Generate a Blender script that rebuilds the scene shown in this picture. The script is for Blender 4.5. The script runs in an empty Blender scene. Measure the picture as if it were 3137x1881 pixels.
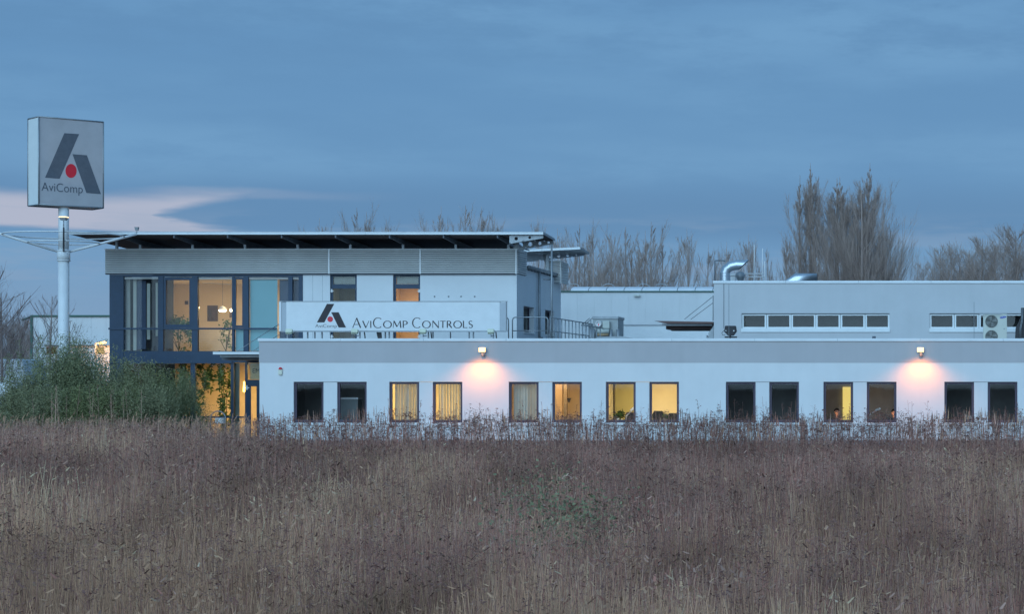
import bpy, bmesh, math, random
import numpy as np
from mathutils import Vector, Matrix
R = math.radians
rnd = random.Random(7)
rng = np.random.default_rng(11)
sc = bpy.context.scene
COL = sc.collection

# ------------------------------------------------------------------ camera
F, VX, HY, EYE = 6375.0, 2900.0, 1170.0, 2.4      # focal length in photo pixels, vanishing point, eye height
cd = bpy.data.cameras.new("camera"); cam = bpy.data.objects.new("camera", cd); COL.objects.link(cam)
cam.location = (0, 0, EYE); cam.rotation_euler = (R(90), 0, 0)
cd.sensor_width = 36; cd.lens = F / 3137 * 36
cd.shift_x = (1568.5 - VX) / 3137; cd.shift_y = (HY - 940.5) / 3137
cd.clip_start = 0.5; cd.clip_end = 4000
sc.camera = cam

# ------------------------------------------------------------------ world: dusk sky under thin cloud
SUN_EL, SUN_AZ = 18.0, 190.0       # glow behind and left of the camera
w = bpy.data.worlds.new("World"); sc.world = w; w.use_nodes = True
nt = w.node_tree; N = nt.nodes; L = nt.links; N.clear()
def nd(t, **k):
    n = N.new(t)
    for a, v in k.items(): setattr(n, a, v)
    return n
def mth(op, a, b=None, c=None, clamp=False):
    n = nd('ShaderNodeMath', operation=op, use_clamp=clamp)
    for i, v in enumerate((a, b, c)):
        if v is None: continue
        if isinstance(v, (int, float)): n.inputs[i].default_value = v
        else: L.new(v, n.inputs[i])
    return n.outputs[0]
def smooth(v, lo, hi):
    n = nd('ShaderNodeMapRange', interpolation_type='SMOOTHSTEP')
    L.new(v, n.inputs[0]); n.inputs[1].default_value = lo; n.inputs[2].default_value = hi
    return n.outputs[0]
def mixc(f, a, b):
    n = nd('ShaderNodeMix', data_type='RGBA')
    if isinstance(f, (int, float)): n.inputs[0].default_value = f
    else: L.new(f, n.inputs[0])
    for i, v in ((6, a), (7, b)):
        if isinstance(v, tuple): n.inputs[i].default_value = (*v, 1)
        else: L.new(v, n.inputs[i])
    return n.outputs[2]
tc = nd('ShaderNodeTexCoord'); sep = nd('ShaderNodeSeparateXYZ'); L.new(tc.outputs['Generated'], sep.inputs[0])
dx, dy, dz = sep.outputs
el = mth('ARCSINE', dz); az = mth('ARCTAN2', dx, dy)
def sky_noise(sa, se, scale, detail=4, off=0.0, rough=.5):
    cv = nd('ShaderNodeCombineXYZ')
    L.new(mth('MULTIPLY', az, sa), cv.inputs[0]); L.new(mth('MULTIPLY', el, se), cv.inputs[1]); cv.inputs[2].default_value = off
    n = nd('ShaderNodeTexNoise'); L.new(cv.outputs[0], n.inputs['Vector'])
    n.inputs['Scale'].default_value = scale; n.inputs['Detail'].default_value = detail; n.inputs['Roughness'].default_value = rough
    return n.outputs[0]
n1 = sky_noise(5, 26, 1.1, 3, 3.1)
n2 = sky_noise(9, 34, 2.1, 6, 8.4, .62)
n3 = sky_noise(9, 60, 1.6, 5, 1.7, .55)
cloud = mixc(smooth(n1, .30, .72), (0.096, 0.226, 0.415), (0.122, 0.268, 0.462))
cloud = mixc(mth('MULTIPLY', smooth(n2, .42, .72), .60), cloud, (0.094, 0.222, 0.408))
bandl = mth('MULTIPLY', smooth(el, .062, .074), mth('SUBTRACT', 1.0, smooth(el, .082, .102)))
cloud = mixc(mth('MULTIPLY', bandl, .72), cloud, (0.082, 0.193, 0.362))
cloud = mixc(mth('MULTIPLY', mth('MULTIPLY', smooth(el, .125, .175), smooth(n2, .35, .65)), .55), cloud, (0.088, 0.205, 0.380))
# thin clear strips low over the horizon, pinkish where the last light passes under the cloud
elw = mth('ADD', el, mth('MULTIPLY', mth('SUBTRACT', n3, .5), .012))
low = mth('SUBTRACT', 1.0, smooth(elw, .028, .070))
cloud = mixc(mth('MULTIPLY', low, .75), cloud, (0.165, 0.285, 0.445))
# the long pale opening at the left
ub = mth('ADD', .0850, mth('MULTIPLY', smooth(az, -.40, -.34), .0025))
elq = mth('ADD', el, mth('MULTIPLY', mth('SUBTRACT', n3, .5), .008))
op = mth('MULTIPLY', smooth(elq, .0665, .0695), mth('SUBTRACT', 1.0, smooth(mth('SUBTRACT', elq, ub), -.007, .002)))
aj = mth('ADD', az, mth('MULTIPLY', mth('SUBTRACT', n3, .5), .05))
th_ = mth('SUBTRACT', mth('MULTIPLY', mth('POWER', mth('MULTIPLY', mth('ADD', aj, .356), 28.0, clamp=True), .6), .0112), .0022)
tongue = smooth(mth('SUBTRACT', th_, mth('ABSOLUTE', mth('SUBTRACT', elq, .0762))), -.003, .0022)
op = mth('MULTIPLY', mth('MULTIPLY', op, mth('SUBTRACT', 1.0, tongue)), mth('SUBTRACT', 1.0, smooth(az, -.33, -.245)))
cloud = mixc(mth('MULTIPLY', op, .92), cloud, (0.365, 0.390, 0.500))
# scattered faint pink streaks close to the horizon
st = mth('MULTIPLY', smooth(n3, .50, .66), mth('MULTIPLY', smooth(elw, .03, .05), mth('SUBTRACT', 1.0, smooth(elw, .070, .085))))
cloud = mixc(mth('MULTIPLY', st, .35), cloud, (0.200, 0.290, 0.430))
sky = nd('ShaderNodeTexSky'); sky.sky_type = 'NISHITA'; sky.sun_disc = False
sky.sun_elevation = R(SUN_EL); sky.sun_rotation = R(SUN_AZ); sky.altitude = 100; sky.air_density = 1.5; sky.dust_density = .6; sky.ozone_density = 3
bg1 = nd('ShaderNodeBackground'); L.new(sky.outputs[0], bg1.inputs[0]); bg1.inputs[1].default_value = 0.05
bg2 = nd('ShaderNodeBackground'); L.new(cloud, bg2.inputs[0]); bg2.inputs[1].default_value = 0.89
ms = nd('ShaderNodeMixShader'); ms.inputs[0].default_value = .93
L.new(bg1.outputs[0], ms.inputs[1]); L.new(bg2.outputs[0], ms.inputs[2])
wo = nd('ShaderNodeOutputWorld'); L.new(ms.outputs[0], wo.inputs[0])

sd = bpy.data.lights.new("sun", 'SUN'); sd.energy = 1.70; sd.angle = R(60); sd.color = (0.475, 0.765, 1.0)
sun = bpy.data.objects.new("sun", sd); COL.objects.link(sun)
_a, _e = R(SUN_AZ), R(SUN_EL)
sun_dir = Vector((math.sin(_a) * math.cos(_e), math.cos(_a) * math.cos(_e), math.sin(_e)))
sun.rotation_euler = sun_dir.to_track_quat('Z', 'Y').to_euler(); sun.location = (0, -30, 60)

sc.view_settings.view_transform = 'Standard'; sc.view_settings.look = 'None'
sc.view_settings.exposure = 0.5; sc.view_settings.gamma = 1; sc.view_settings.use_curve_mapping = False
sc.render.engine = 'CYCLES'
sc.cycles.use_denoising = True
sc.cycles.max_bounces = 8; sc.cycles.transparent_max_bounces = 16; sc.cycles.diffuse_bounces = 3
sc.cycles.caustics_reflective = False; sc.cycles.caustics_refractive = False; sc.cycles.sample_clamp_indirect = 4

# ------------------------------------------------------------------ materials
MATS = {}
def mat(name, col, rough=.7, metal=0.0, var=.12, scale=3.0, bump=0.0, bscale=40.0, stretch=(1, 1, 1), emit=None, es=0.0, spec=.4, trans=0.0):
    if name in MATS: return MATS[name]
    m = bpy.data.materials.new(name); m.use_nodes = True; t = m.node_tree
    b = t.nodes['Principled BSDF']
    b.inputs['Roughness'].default_value = rough; b.inputs['Metallic'].default_value = metal
    b.inputs['Specular IOR Level'].default_value = spec
    geo = t.nodes.new('ShaderNodeNewGeometry'); mp = t.nodes.new('ShaderNodeMapping'); mp.inputs['Scale'].default_value = stretch
    t.links.new(geo.outputs['Position'], mp.inputs[0])
    if var > 0:
        n = t.nodes.new('ShaderNodeTexNoise'); n.inputs['Scale'].default_value = scale; n.inputs['Detail'].default_value = 6; n.inputs['Roughness'].default_value = .6
        t.links.new(mp.outputs[0], n.inputs['Vector'])
        r = t.nodes.new('ShaderNodeValToRGB'); r.color_ramp.elements[0].position = .3; r.color_ramp.elements[1].position = .7
        r.color_ramp.elements[0].color = (*[c * (1 - var) for c in col], 1); r.color_ramp.elements[1].color = (*[min(1, c * (1 + var)) for c in col], 1)
        t.links.new(n.outputs[0], r.inputs[0]); t.links.new(r.outputs[0], b.inputs['Base Color'])
    else: b.inputs['Base Color'].default_value = (*col, 1)
    if bump > 0:
        n = t.nodes.new('ShaderNodeTexNoise'); n.inputs['Scale'].default_value = bscale; n.inputs['Detail'].default_value = 3
        t.links.new(mp.outputs[0], n.inputs['Vector'])
        bp = t.nodes.new('ShaderNodeBump'); bp.inputs['Strength'].default_value = bump; bp.inputs['Distance'].default_value = .01
        t.links.new(n.outputs[0], bp.inputs['Height']); t.links.new(bp.outputs[0], b.inputs['Normal'])
    if emit: b.inputs['Emission Color'].default_value = (*emit, 1); b.inputs['Emission Strength'].default_value = es
    MATS[name] = m
    return m
def glass(name, tint=(1, 1, 1), ior=1.5, dirt=.006):
    m = bpy.data.materials.new(name); m.use_nodes = True; t = m.node_tree; t.nodes.clear()
    tr = t.nodes.new('ShaderNodeBsdfTransparent'); tr.inputs[0].default_value = (*tint, 1)
    gl = t.nodes.new('ShaderNodeBsdfGlossy'); gl.inputs['Roughness'].default_value = .02
    fr = t.nodes.new('ShaderNodeFresnel'); fr.inputs[0].default_value = ior
    ml = t.nodes.new('ShaderNodeMath'); ml.operation = 'MULTIPLY_ADD'; ml.inputs[1].default_value = .42; ml.inputs[2].default_value = dirt
    n = t.nodes.new('ShaderNodeTexNoise'); n.inputs['Scale'].default_value = .8
    g = t.nodes.new('ShaderNodeNewGeometry'); t.links.new(g.outputs['Position'], n.inputs['Vector'])
    bp = t.nodes.new('ShaderNodeBump'); bp.inputs['Strength'].default_value = .02; bp.inputs['Distance'].default_value = .02
    t.links.new(n.outputs[0], bp.inputs['Height']); t.links.new(bp.outputs[0], gl.inputs['Normal'])
    mx = t.nodes.new('ShaderNodeMixShader'); o = t.nodes.new('ShaderNodeOutputMaterial')
    t.links.new(fr.outputs[0], ml.inputs[0]); t.links.new(ml.outputs[0], mx.inputs[0])
    t.links.new(tr.outputs[0], mx.inputs[1]); t.links.new(gl.outputs[0], mx.inputs[2]); t.links.new(mx.outputs[0], o.inputs[0])
    MATS[name] = m
    return m
def emitter(name, col, s):
    m = bpy.data.materials.new(name); m.use_nodes = True; t = m.node_tree; t.nodes.clear()
    e = t.nodes.new('ShaderNodeEmission'); e.inputs[0].default_value = (*col, 1); e.inputs[1].default_value = s
    o = t.nodes.new('ShaderNodeOutputMaterial'); t.links.new(e.outputs[0], o.inputs[0]); MATS[name] = m
    return m
def render_wall(name, col, streak=.012):
    """painted render: fine grain, broad mottling, faint vertical rain streaks"""
    m = mat(name, col, .85, 0, .035, .9, .25, 60, (1, 1, 1), spec=.2)
    t = m.node_tree; b = t.nodes['Principled BSDF']
    src = b.inputs['Base Color'].links[0].from_socket
    g = t.nodes.new('ShaderNodeNewGeometry'); mp = t.nodes.new('ShaderNodeMapping'); mp.inputs['Scale'].default_value = (3.0, 3.0, .18)
    t.links.new(g.outputs['Position'], mp.inputs[0])
    n = t.nodes.new('ShaderNodeTexNoise'); n.inputs['Scale'].default_value = 1.5; n.inputs['Detail'].default_value = 8; t.links.new(mp.outputs[0], n.inputs['Vector'])
    r = t.nodes.new('ShaderNodeMapRange'); r.inputs[1].default_value = .35; r.inputs[2].default_value = .75; r.inputs[3].default_value = 1.0; r.inputs[4].default_value = 1 - streak * 1.6
    t.links.new(n.outputs[0], r.inputs[0])
    mx = t.nodes.new('ShaderNodeMix'); mx.data_type = 'RGBA'; mx.blend_type = 'MULTIPLY'; mx.inputs[0].default_value = 1
    t.links.new(src, mx.inputs[6]); t.links.new(r.outputs[0], mx.inputs[7]); t.links.new(mx.outputs[2], b.inputs['Base Color'])
    return m
white_wall = render_wall('white_render', (.80, .80, .80))
upper_wall = render_wall('upper_white_render', (.78, .79, .80))
grey_band = render_wall('grey_render', (.53, .51, .52), .015)
block_wall = render_wall('pale_grey_render', (.60, .60, .61), .015)
hall_wall = render_wall('hall_sheet', (.72, .72, .72), .03)
plinth_m = mat('plinth', (.40, .36, .38), .9, var=.2, scale=2, bump=.4)
coping_m = mat('coping_metal', (.82, .84, .85), .5, .0, .05, 1.5)
clad_m = mat('ribbed_metal', (.60, .59, .57), .55, .0, .08, 1.2)
clad_trim = mat('trim_metal', (.80, .80, .80), .45, .1, .05)
soffit_m = mat('dark_timber_soffit', (.075, .045, .04), .7, var=.3, scale=6, stretch=(.3, 4, 1))
steel_m = mat('galvanised_steel', (.34, .36, .38), .5, .5, .15, 5)
steel_dark = mat('dark_steel', (.14, .15, .17), .6, .3, .2, 5)
white_paint = mat('white_paint', (.80, .80, .80), .45, 0, .05, 2)
blue_frame = mat('navy_frame', (.022, .050, .096), .45, 0, .12, 3)
dark_frame = mat('dark_window_frame', (.075, .055, .085), .5, 0, .1, 3)
roof_m = mat('roof_felt', (.25, .24, .24), .9, var=.2, scale=2)
cream = mat('cream_plaster', (.75, .66, .48), .9, var=.05, scale=2)
tan_wall = mat('tan_plaster', (.72, .56, .36), .9, var=.08, scale=2)
lining = mat('room_lining', (.34, .33, .32), .9, var=.1)
carpet = mat('carpet', (.14, .13, .13), .95, var=.2, scale=20)
black_m = mat('black_plastic', (.03, .03, .035), .5, var=.2)
red_m = mat('signal_red', (.75, .03, .05), .45, var=.03)
logo_dark = mat('logo_charcoal', (.045, .035, .04), .6, var=.15, scale=5)
logo_grey = mat('logo_slate', (.13, .14, .165), .6, var=.1, scale=5)
zinc = mat('bright_zinc', (.62, .66, .70), .42, .85, .10, 3, .15, 4)
green_trim = mat('green_trim', (.05, .13, .10), .6, var=.1)
G = glass('window_glass'); G2 = glass('corner_glass', (.95, .97, 1), 1.6, .004); GD = glass('dark_window_glass', (.75, .8, .8), 1.5, .02)

# ------------------------------------------------------------------ helpers
def X(px, Y): return (px - VX) / F * Y
def Z(py, Y): return EYE + (HY - py) / F * Y
def P(px, py, Y): return Vector((X(px, Y), Y, Z(py, Y)))
ORG = {}
def tag(o, label=None, cat=None, group=None, kind=None):
    if label: o['label'] = label
    if cat: o['category'] = cat
    if group: o['group'] = group
    if kind: o['kind'] = kind
    return o
def thing(name, label, cat, loc, group=None):
    o = bpy.data.objects.new(name, None); COL.objects.link(o); o.location = loc; o.empty_display_size = .3
    ORG[o] = Vector(loc)
    return tag(o, label, cat, group)
def link(name, me, parent=None, m=None, org=None):
    if m: me.materials.append(m) if not me.materials else None
    o = bpy.data.objects.new(name, me); COL.objects.link(o)
    if parent is not None: o.parent = parent; ORG[o] = ORG[parent]
    elif org is not None: o.location = org; ORG[o] = Vector(org)
    return o
class MB:
    def __init__(s): s.v = []; s.f = []; s.sm = []
    def add(s, vs, fs, smooth=False):
        k = len(s.v); s.v += [Vector(v) for v in vs]; s.f += [tuple(i + k for i in f) for f in fs]; s.sm += [smooth] * len(fs); return s
    def box(s, x0, y0, z0, x1, y1, z1):
        if x1 < x0: x0, x1 = x1, x0
        if y1 < y0: y0, y1 = y1, y0
        if z1 < z0: z0, z1 = z1, z0
        return s.add([(x0, y0, z0), (x1, y0, z0), (x1, y1, z0), (x0, y1, z0), (x0, y0, z1), (x1, y0, z1), (x1, y1, z1), (x0, y1, z1)],
                     [(0, 1, 5, 4), (1, 2, 6, 5), (2, 3, 7, 6), (3, 0, 4, 7), (4, 5, 6, 7), (3, 2, 1, 0)])
    def pb(s, px0, py0, px1, py1, Y, d):        # box whose front face covers these photo pixels at depth Y, d metres deep
        return s.box(X(px0, Y), Y, Z(py1, Y), X(px1, Y), Y + d, Z(py0, Y))
    def tube(s, pts, r, n=8, caps=True, r1=None):
        pts = [Vector(p) for p in pts]; k = len(pts); r1 = r if r1 is None else r1
        rings = []; up = Vector((0, 0, 1)); prev = None
        for i, p in enumerate(pts):
            d = (pts[min(i + 1, k - 1)] - pts[max(i - 1, 0)]).normalized()
            if prev is None: a = d.cross(up if abs(d.z) < .95 else Vector((1, 0, 0))).normalized()
            else: a = (prev - d * prev.dot(d)).normalized()
            prev = a; b = d.cross(a); rr = r + (r1 - r) * i / max(1, k - 1)
            rings.append([p + (a * math.cos(t) + b * math.sin(t)) * rr for t in [2 * math.pi * j / n for j in range(n)]])
        vs = [v for rg in rings for v in rg]; fs = []
        for i in range(k - 1):
            for j in range(n): fs.append((i * n + j, i * n + (j + 1) % n, (i + 1) * n + (j + 1) % n, (i + 1) * n + j))
        if caps: fs += [tuple(range(n))[::-1], tuple((k - 1) * n + j for j in range(n))]
        return s.add(vs, fs, n > 5)
    def poly(s, pts, ext):                       # flat polygon extruded by vector ext
        pts = [Vector(p) for p in pts]; n = len(pts); e = Vector(ext)
        return s.add(pts + [p + e for p in pts], [tuple(range(n))[::-1], tuple(range(n, 2 * n))] + [(i, (i + 1) % n, n + (i + 1) % n, n + i) for i in range(n)])
    def lathe(s, c, prof, n=16, axis=Vector((0, 0, 1))):
        c = Vector(c); q = Vector((0, 0, 1)).rotation_difference(axis); vs = []
        for r, h in prof:
            for j in range(n):
                t = 2 * math.pi * j / n; vs.append(c + q @ Vector((r * math.cos(t), r * math.sin(t), h)))
        fs = [(i * n + j, i * n + (j + 1) % n, (i + 1) * n + (j + 1) % n, (i + 1) * n + j) for i in range(len(prof) - 1) for j in range(n)]
        return s.add(vs, fs, True)
    def build(s, name, m, parent=None, top=None):
        org = ORG[parent] if parent is not None else None
        if parent is None:
            xs = [v.x for v in s.v]; ys = [v.y for v in s.v]; org = Vector(((min(xs) + max(xs)) / 2, (min(ys) + max(ys)) / 2, min(v.z for v in s.v)))
        me = bpy.data.meshes.new(name); me.from_pydata([v - org for v in s.v], [], s.f)
        me.polygons.foreach_set('use_smooth', s.sm)
        bm = bmesh.new(); bm.from_mesh(me); bmesh.ops.recalc_face_normals(bm, faces=bm.faces); bm.to_mesh(me); bm.free()
        if m: me.materials.append(m)
        return link(name, me, parent, None, org if parent is None else None)
def bevel(o, wd=.01, seg=1):
    b = o.modifiers.new('bevel', 'BEVEL'); b.width = wd; b.segments = seg; b.limit_method = 'ANGLE'; return o
def light(name, kind, loc, e, col, parent=None, size=.5, rot=None, **k):
    l = bpy.data.lights.new(name, kind); l.energy = e; l.color = col
    if kind == 'AREA': l.size = size
    elif kind in ('POINT', 'SPOT'): l.shadow_soft_size = size
    for a, v in k.items(): setattr(l, a, v)
    o = bpy.data.objects.new(name, l); COL.objects.link(o); o.location = Vector(loc) - (ORG[parent] if parent else Vector())
    if rot: o.rotation_euler = rot
    if parent: o.parent = parent
    return o
def wall_with_holes(mb, x0, x1, z0, z1, Y, d, holes):
    """holes: (hx0,hz0,hx1,hz1); one closed sheet of boxes would show seams, so faces are cut on a grid"""
    xs = sorted({x0, x1, *[h[0] for h in holes], *[h[2] for h in holes]}); zs = sorted({z0, z1, *[h[1] for h in holes], *[h[3] for h in holes]})
    nx, nz = len(xs), len(zs); idx = {}
    vs = []
    def vid(i, k, s):
        if (i, k, s) not in idx: idx[(i, k, s)] = len(vs); vs.append((xs[i], Y + s * d, zs[k]))
        return idx[(i, k, s)]
    def solid(i, k):
        if i < 0 or k < 0 or i >= nx - 1 or k >= nz - 1: return False
        cx, cz = (xs[i] + xs[i + 1]) / 2, (zs[k] + zs[k + 1]) / 2
        return not any(h[0] < cx < h[2] and h[1] < cz < h[3] for h in holes)
    fs = []
    for i in range(nx - 1):
        for k in range(nz - 1):
            if not solid(i, k): continue
            for s in (0, 1): fs.append((vid(i, k, s), vid(i + 1, k, s), vid(i + 1, k + 1, s), vid(i, k + 1, s)))
            for (a, b, c_, e) in ((i - 1, k, (i, k), (i, k + 1)), (i + 1, k, (i + 1, k), (i + 1, k + 1)), (i, k - 1, (i, k), (i + 1, k)), (i, k + 1, (i, k + 1), (i + 1, k + 1))):
                if not solid(a, b): fs.append((vid(*c_, 0), vid(*e, 0), vid(*e, 1), vid(*c_, 1)))
    return mb.add(vs, fs)
def face_pt(px, py, p0, n, lift=.0):
    """where the sight line through this photo pixel meets a plane"""
    e = Vector((0, 0, EYE)); d = Vector(((px - VX) / F, 1, (HY - py) / F)); t = (p0 - e).dot(n) / d.dot(n)
    return e + d * t + n * lift
def copy_tree(o, loc=None):
    c = o.copy(); COL.objects.link(c)
    if loc is not None: c.location = loc
    for ch in o.children:
        k = ch.copy(); COL.objects.link(k); k.parent = c
        for g in ch.children:
            q = g.copy(); COL.objects.link(q); q.parent = k
    return c
def np_mesh(name, verts, quads, cols=None, m=None, attr='tint'):
    me = bpy.data.meshes.new(name); nv, nf = len(verts), len(quads); k = quads.shape[1]
    me.vertices.add(nv); me.vertices.foreach_set('co', verts.astype(np.float32).ravel())
    me.loops.add(nf * k); me.loops.foreach_set('vertex_index', quads.astype(np.int32).ravel())
    me.polygons.add(nf); me.polygons.foreach_set('loop_start', np.arange(0, nf * k, k, dtype=np.int32))
    if cols is not None:
        a = me.attributes.new(attr, 'FLOAT_COLOR', 'POINT'); a.data.foreach_set('color', np.c_[cols, np.ones(nv)].astype(np.float32).ravel())
    me.update(calc_edges=True)
    if m: me.materials.append(m)
    return me
def tinted(name, rough=.9, trans=0.0):
    m = bpy.data.materials.new(name); m.use_nodes = True; t = m.node_tree; b = t.nodes['Principled BSDF']
    a = t.nodes.new('ShaderNodeAttribute'); a.attribute_name = 'tint'
    t.links.new(a.outputs['Color'], b.inputs['Base Color']); b.inputs['Roughness'].default_value = rough; b.inputs['Specular IOR Level'].default_value = .15
    return m
def ribbons(base, tip, bend, width, nseg, yaw, taper=.25):
    """N ribbons: base->tip quadratic curve bent by `bend`, flat, facing `yaw`"""
    n = len(base); t = np.linspace(0, 1, nseg + 1)[None, :, None]
    c = base[:, None] * (1 - t) + tip[:, None] * t + bend[:, None] * (t * (1 - t) * 4) * .5
    side = np.stack([np.cos(yaw), np.sin(yaw), np.zeros(n)], 1)[:, None]
    wd = width[:, None, None] * (1 - (1 - taper) * t) * .5
    v = np.concatenate([(c - side * wd)[:, :, None], (c + side * wd)[:, :, None]], 2).reshape(-1, 3)
    i0 = (np.arange(n) * (nseg + 1) * 2)[:, None] + (np.arange(nseg) * 2)[None]
    q = np.stack([i0, i0 + 1, i0 + 3, i0 + 2], -1).reshape(-1, 4)
    return v, q
def join_np(parts):
    V, Q, C = [], [], []; k = 0
    for v, q, c in parts: V.append(v); Q.append(q + k); C.append(c); k += len(v)
    return np.concatenate(V), np.concatenate(Q), np.concatenate(C)

# ================================================================== ground
gm = mat('field_soil', (.22, .14, .11), 1, var=.4, scale=.8, bump=.5, bscale=3)
mb = MB(); mb.add([(-1800, -600, 0), (1200, -600, 0), (1200, 3000, 0), (-1800, 3000, 0)], [(0, 1, 2, 3)])
tag(mb.build('ground', gm), kind='structure')
am = mat('asphalt', (.055, .055, .06), .9, var=.2, scale=4, bump=.3)
mb = MB(); mb.add([(-60, 76, .004), (-24.9, 76, .004), (-24.9, 160, .004), (-60, 160, .004)], [(0, 1, 2, 3)])
tag(mb.build('road', am), kind='structure')
mb = MB(); mb.add([(-24.7, 73.6, .006), (8, 73.6, .006), (8, 74.9, .006), (-24.7, 74.9, .006)], [(0, 1, 2, 3)])
tag(mb.build('pavement', mat('gravel_strip', (.30, .27, .26), 1, var=.35, scale=25, bump=.6, bscale=30)), kind='structure')

# ================================================================== low office wing
YL = 75.0; XL, XR = X(795, YL), 8.0
z_top, z_band, z_base = Z(1037, YL), Z(1111, YL), Z(1350, YL)
wing = thing('office_wing', 'long low white office wing with grey upper band and paired dark windows', 'office building', (-8, YL, 0))
STARTS = [899.5, 1192.5, 1558.6, 1856, 2223.6, 2522.5, 2893]
WW, STEP = 91.0, 132.8
wt, wb = Z(1170, YL), Z(1295.5, YL)
holes = [(X(s, YL), wb, X(s + STEP + WW, YL), wt) for s in STARTS]
mb = MB(); wall_with_holes(mb, XL, XR, z_base, z_band, YL, .30, holes); mb.build('wall', white_wall, wing)
mb = MB(); mb.box(XL - .012, YL - .012, z_band, XR, YL + .30, Z(1046, YL)); mb.build('upper_band', grey_band, wing)
mb = MB(); mb.box(XL + .03, YL + .03, 0, XR, YL + .28, z_base); mb.build('plinth', plinth_m, wing)
cuts = np.linspace(XL - .05, XR, 12)
for a, b in zip(cuts[:-1], cuts[1:]):
    mb = MB(); mb.box(a + .003, YL - .06, Z(1046, YL), b - .003, YL + .38, z_top); bevel(mb.build('coping', coping_m, wing), .008)
mb = MB(); mb.box(XL, YL + .3, 0, XL + .3, 83.8, Z(1046, YL)); mb.build('side_wall', white_wall, wing)
mb = MB(); mb.box(XL + .3, YL + .38, 3.62, XR, 83.8, 3.74); mb.box(-16.6, 83.8, 3.62, XR, 93, 3.74); mb.build('roof', roof_m, wing)
mb = MB(); mb.box(-16.6, 93, 0, XR, 93.2, 3.9); mb.build('rear_wall', white_wall, wing)
for s in STARTS:        # recessed pier and the shadow joint over it
    mb = MB(); mb.box(X(s + WW, YL), YL + .025, wb - .0, X(s + STEP, YL), YL + .29, wt - .012); mb.build('pier', white_wall, wing)

# rooms behind the windows: which are lit, and how
ceil_z = 2.85
room_lit = [None, (1.0, .72, .30, 44), (1.0, .74, .38, 20), (1.0, .78, .38, 36), None, (1.0, .85, .5, 1.1), None]
edges = [XL + .31] + [X((STARTS[i] + STEP + WW + STARTS[i + 1]) / 2, YL) for i in range(6)] + [3.6]
for i in range(7):
    x0, x1 = edges[i], edges[i + 1]
    wallm = [lining, cream, tan_wall, cream, lining, lining, lining][i]
    mb = MB(); yb = YL + (4.2 if i != 5 else 3.6)
    mb.add([(x0 + .02, YL + .31, .02), (x0 + .02, yb, .02), (x0 + .02, yb, ceil_z), (x0 + .02, YL + .31, ceil_z)], [(0, 1, 2, 3)])
    mb.add([(x1 - .02, YL + .31, .02), (x1 - .02, yb, .02), (x1 - .02, yb, ceil_z), (x1 - .02, YL + .31, ceil_z)], [(0, 1, 2, 3)])
    mb.add([(x0 + .02, yb, .02), (x1 - .02, yb, .02), (x1 - .02, yb, ceil_z), (x0 + .02, yb, ceil_z)], [(0, 1, 2, 3)])
    mb.add([(x0 + .02, YL + .31, ceil_z), (x1 - .02, YL + .31, ceil_z), (x1 - .02, yb, ceil_z), (x0 + .02, yb, ceil_z)], [(0, 1, 2, 3)])
    mb.build('room_wall', wallm, wing)
    mb = MB(); mb.add([(x0 + .02, YL + .31, .03), (x1 - .02, YL + .31, .03), (x1 - .02, yb, .03), (x0 + .02, yb, .03)], [(0, 1, 2, 3)]); mb.build('room_floor', carpet, wing)
    if room_lit[i]:
        r_, g_, b_, e_ = room_lit[i]; cx = (x0 + x1) / 2
        t = thing('ceiling_light', ['', 'lit ceiling light behind the blinds of the second window pair', 'lit ceiling light over the orange office', 'lit ceiling light over the office with two chairs', '', 'dim ceiling light over the two people at work', ''][i], 'ceiling light', (cx, YL + 2.0, ceil_z - .08), 'ceiling lights in the offices')
        m_ = MB(); m_.box(cx - .62, YL + 1.9, ceil_z - .07, cx + .62, YL + 2.1, ceil_z - .01); m_.build('housing', white_paint, t)
        m_ = MB(); m_.box(cx - .6, YL + 1.92, ceil_z - .08, cx + .6, YL + 2.08, ceil_z - .072); m_.build('diffuser', emitter('office_tube%d' % i, (r_, g_, b_), 3 if e_ > 5 else .4), t)
        light('office_lamp', 'AREA', (cx, YL + 2.0, ceil_z - .12), e_ * 2.2, (r_, g_, b_), t, 1.4)
# windows
def office_window(px, k):
    x0, x1 = X(px, YL), X(px + WW, YL)
    f = MB(); yf = YL + .085; fw = .085; fb = .10
    f.box(x0 + .004, yf, wb + .004, x0 + fw, yf + .07, wt - .004); f.box(x1 - fw, yf, wb + .004, x1 - .004, yf + .07, wt - .004)
    f.box(x0 + fw, yf, wb + .004, x1 - fw, yf + .07, wb + fb); f.box(x0 + fw, yf, wt - .085, x1 - fw, yf + .07, wt - .004)
    w_ = f.build('window', dark_frame, wing)
    g = MB(); g.add([(x0 + fw - .01, yf + .035, wb + fb - .01), (x1 - fw + .01, yf + .035, wb + fb - .01), (x1 - fw + .01, yf + .035, wt - .08), (x0 + fw - .01, yf + .035, wt - .08)], [(0, 1, 2, 3)])
    g.build('pane', G, w_)
    s = MB(); s.box(x0 - .03, YL - .07, wb - .085, x1 + .03, YL + .085, wb - .012); s.build('sill', white_paint, w_)
    return w_
for s in STARTS:
    office_window(s, 0); office_window(s + STEP, 1)

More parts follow.
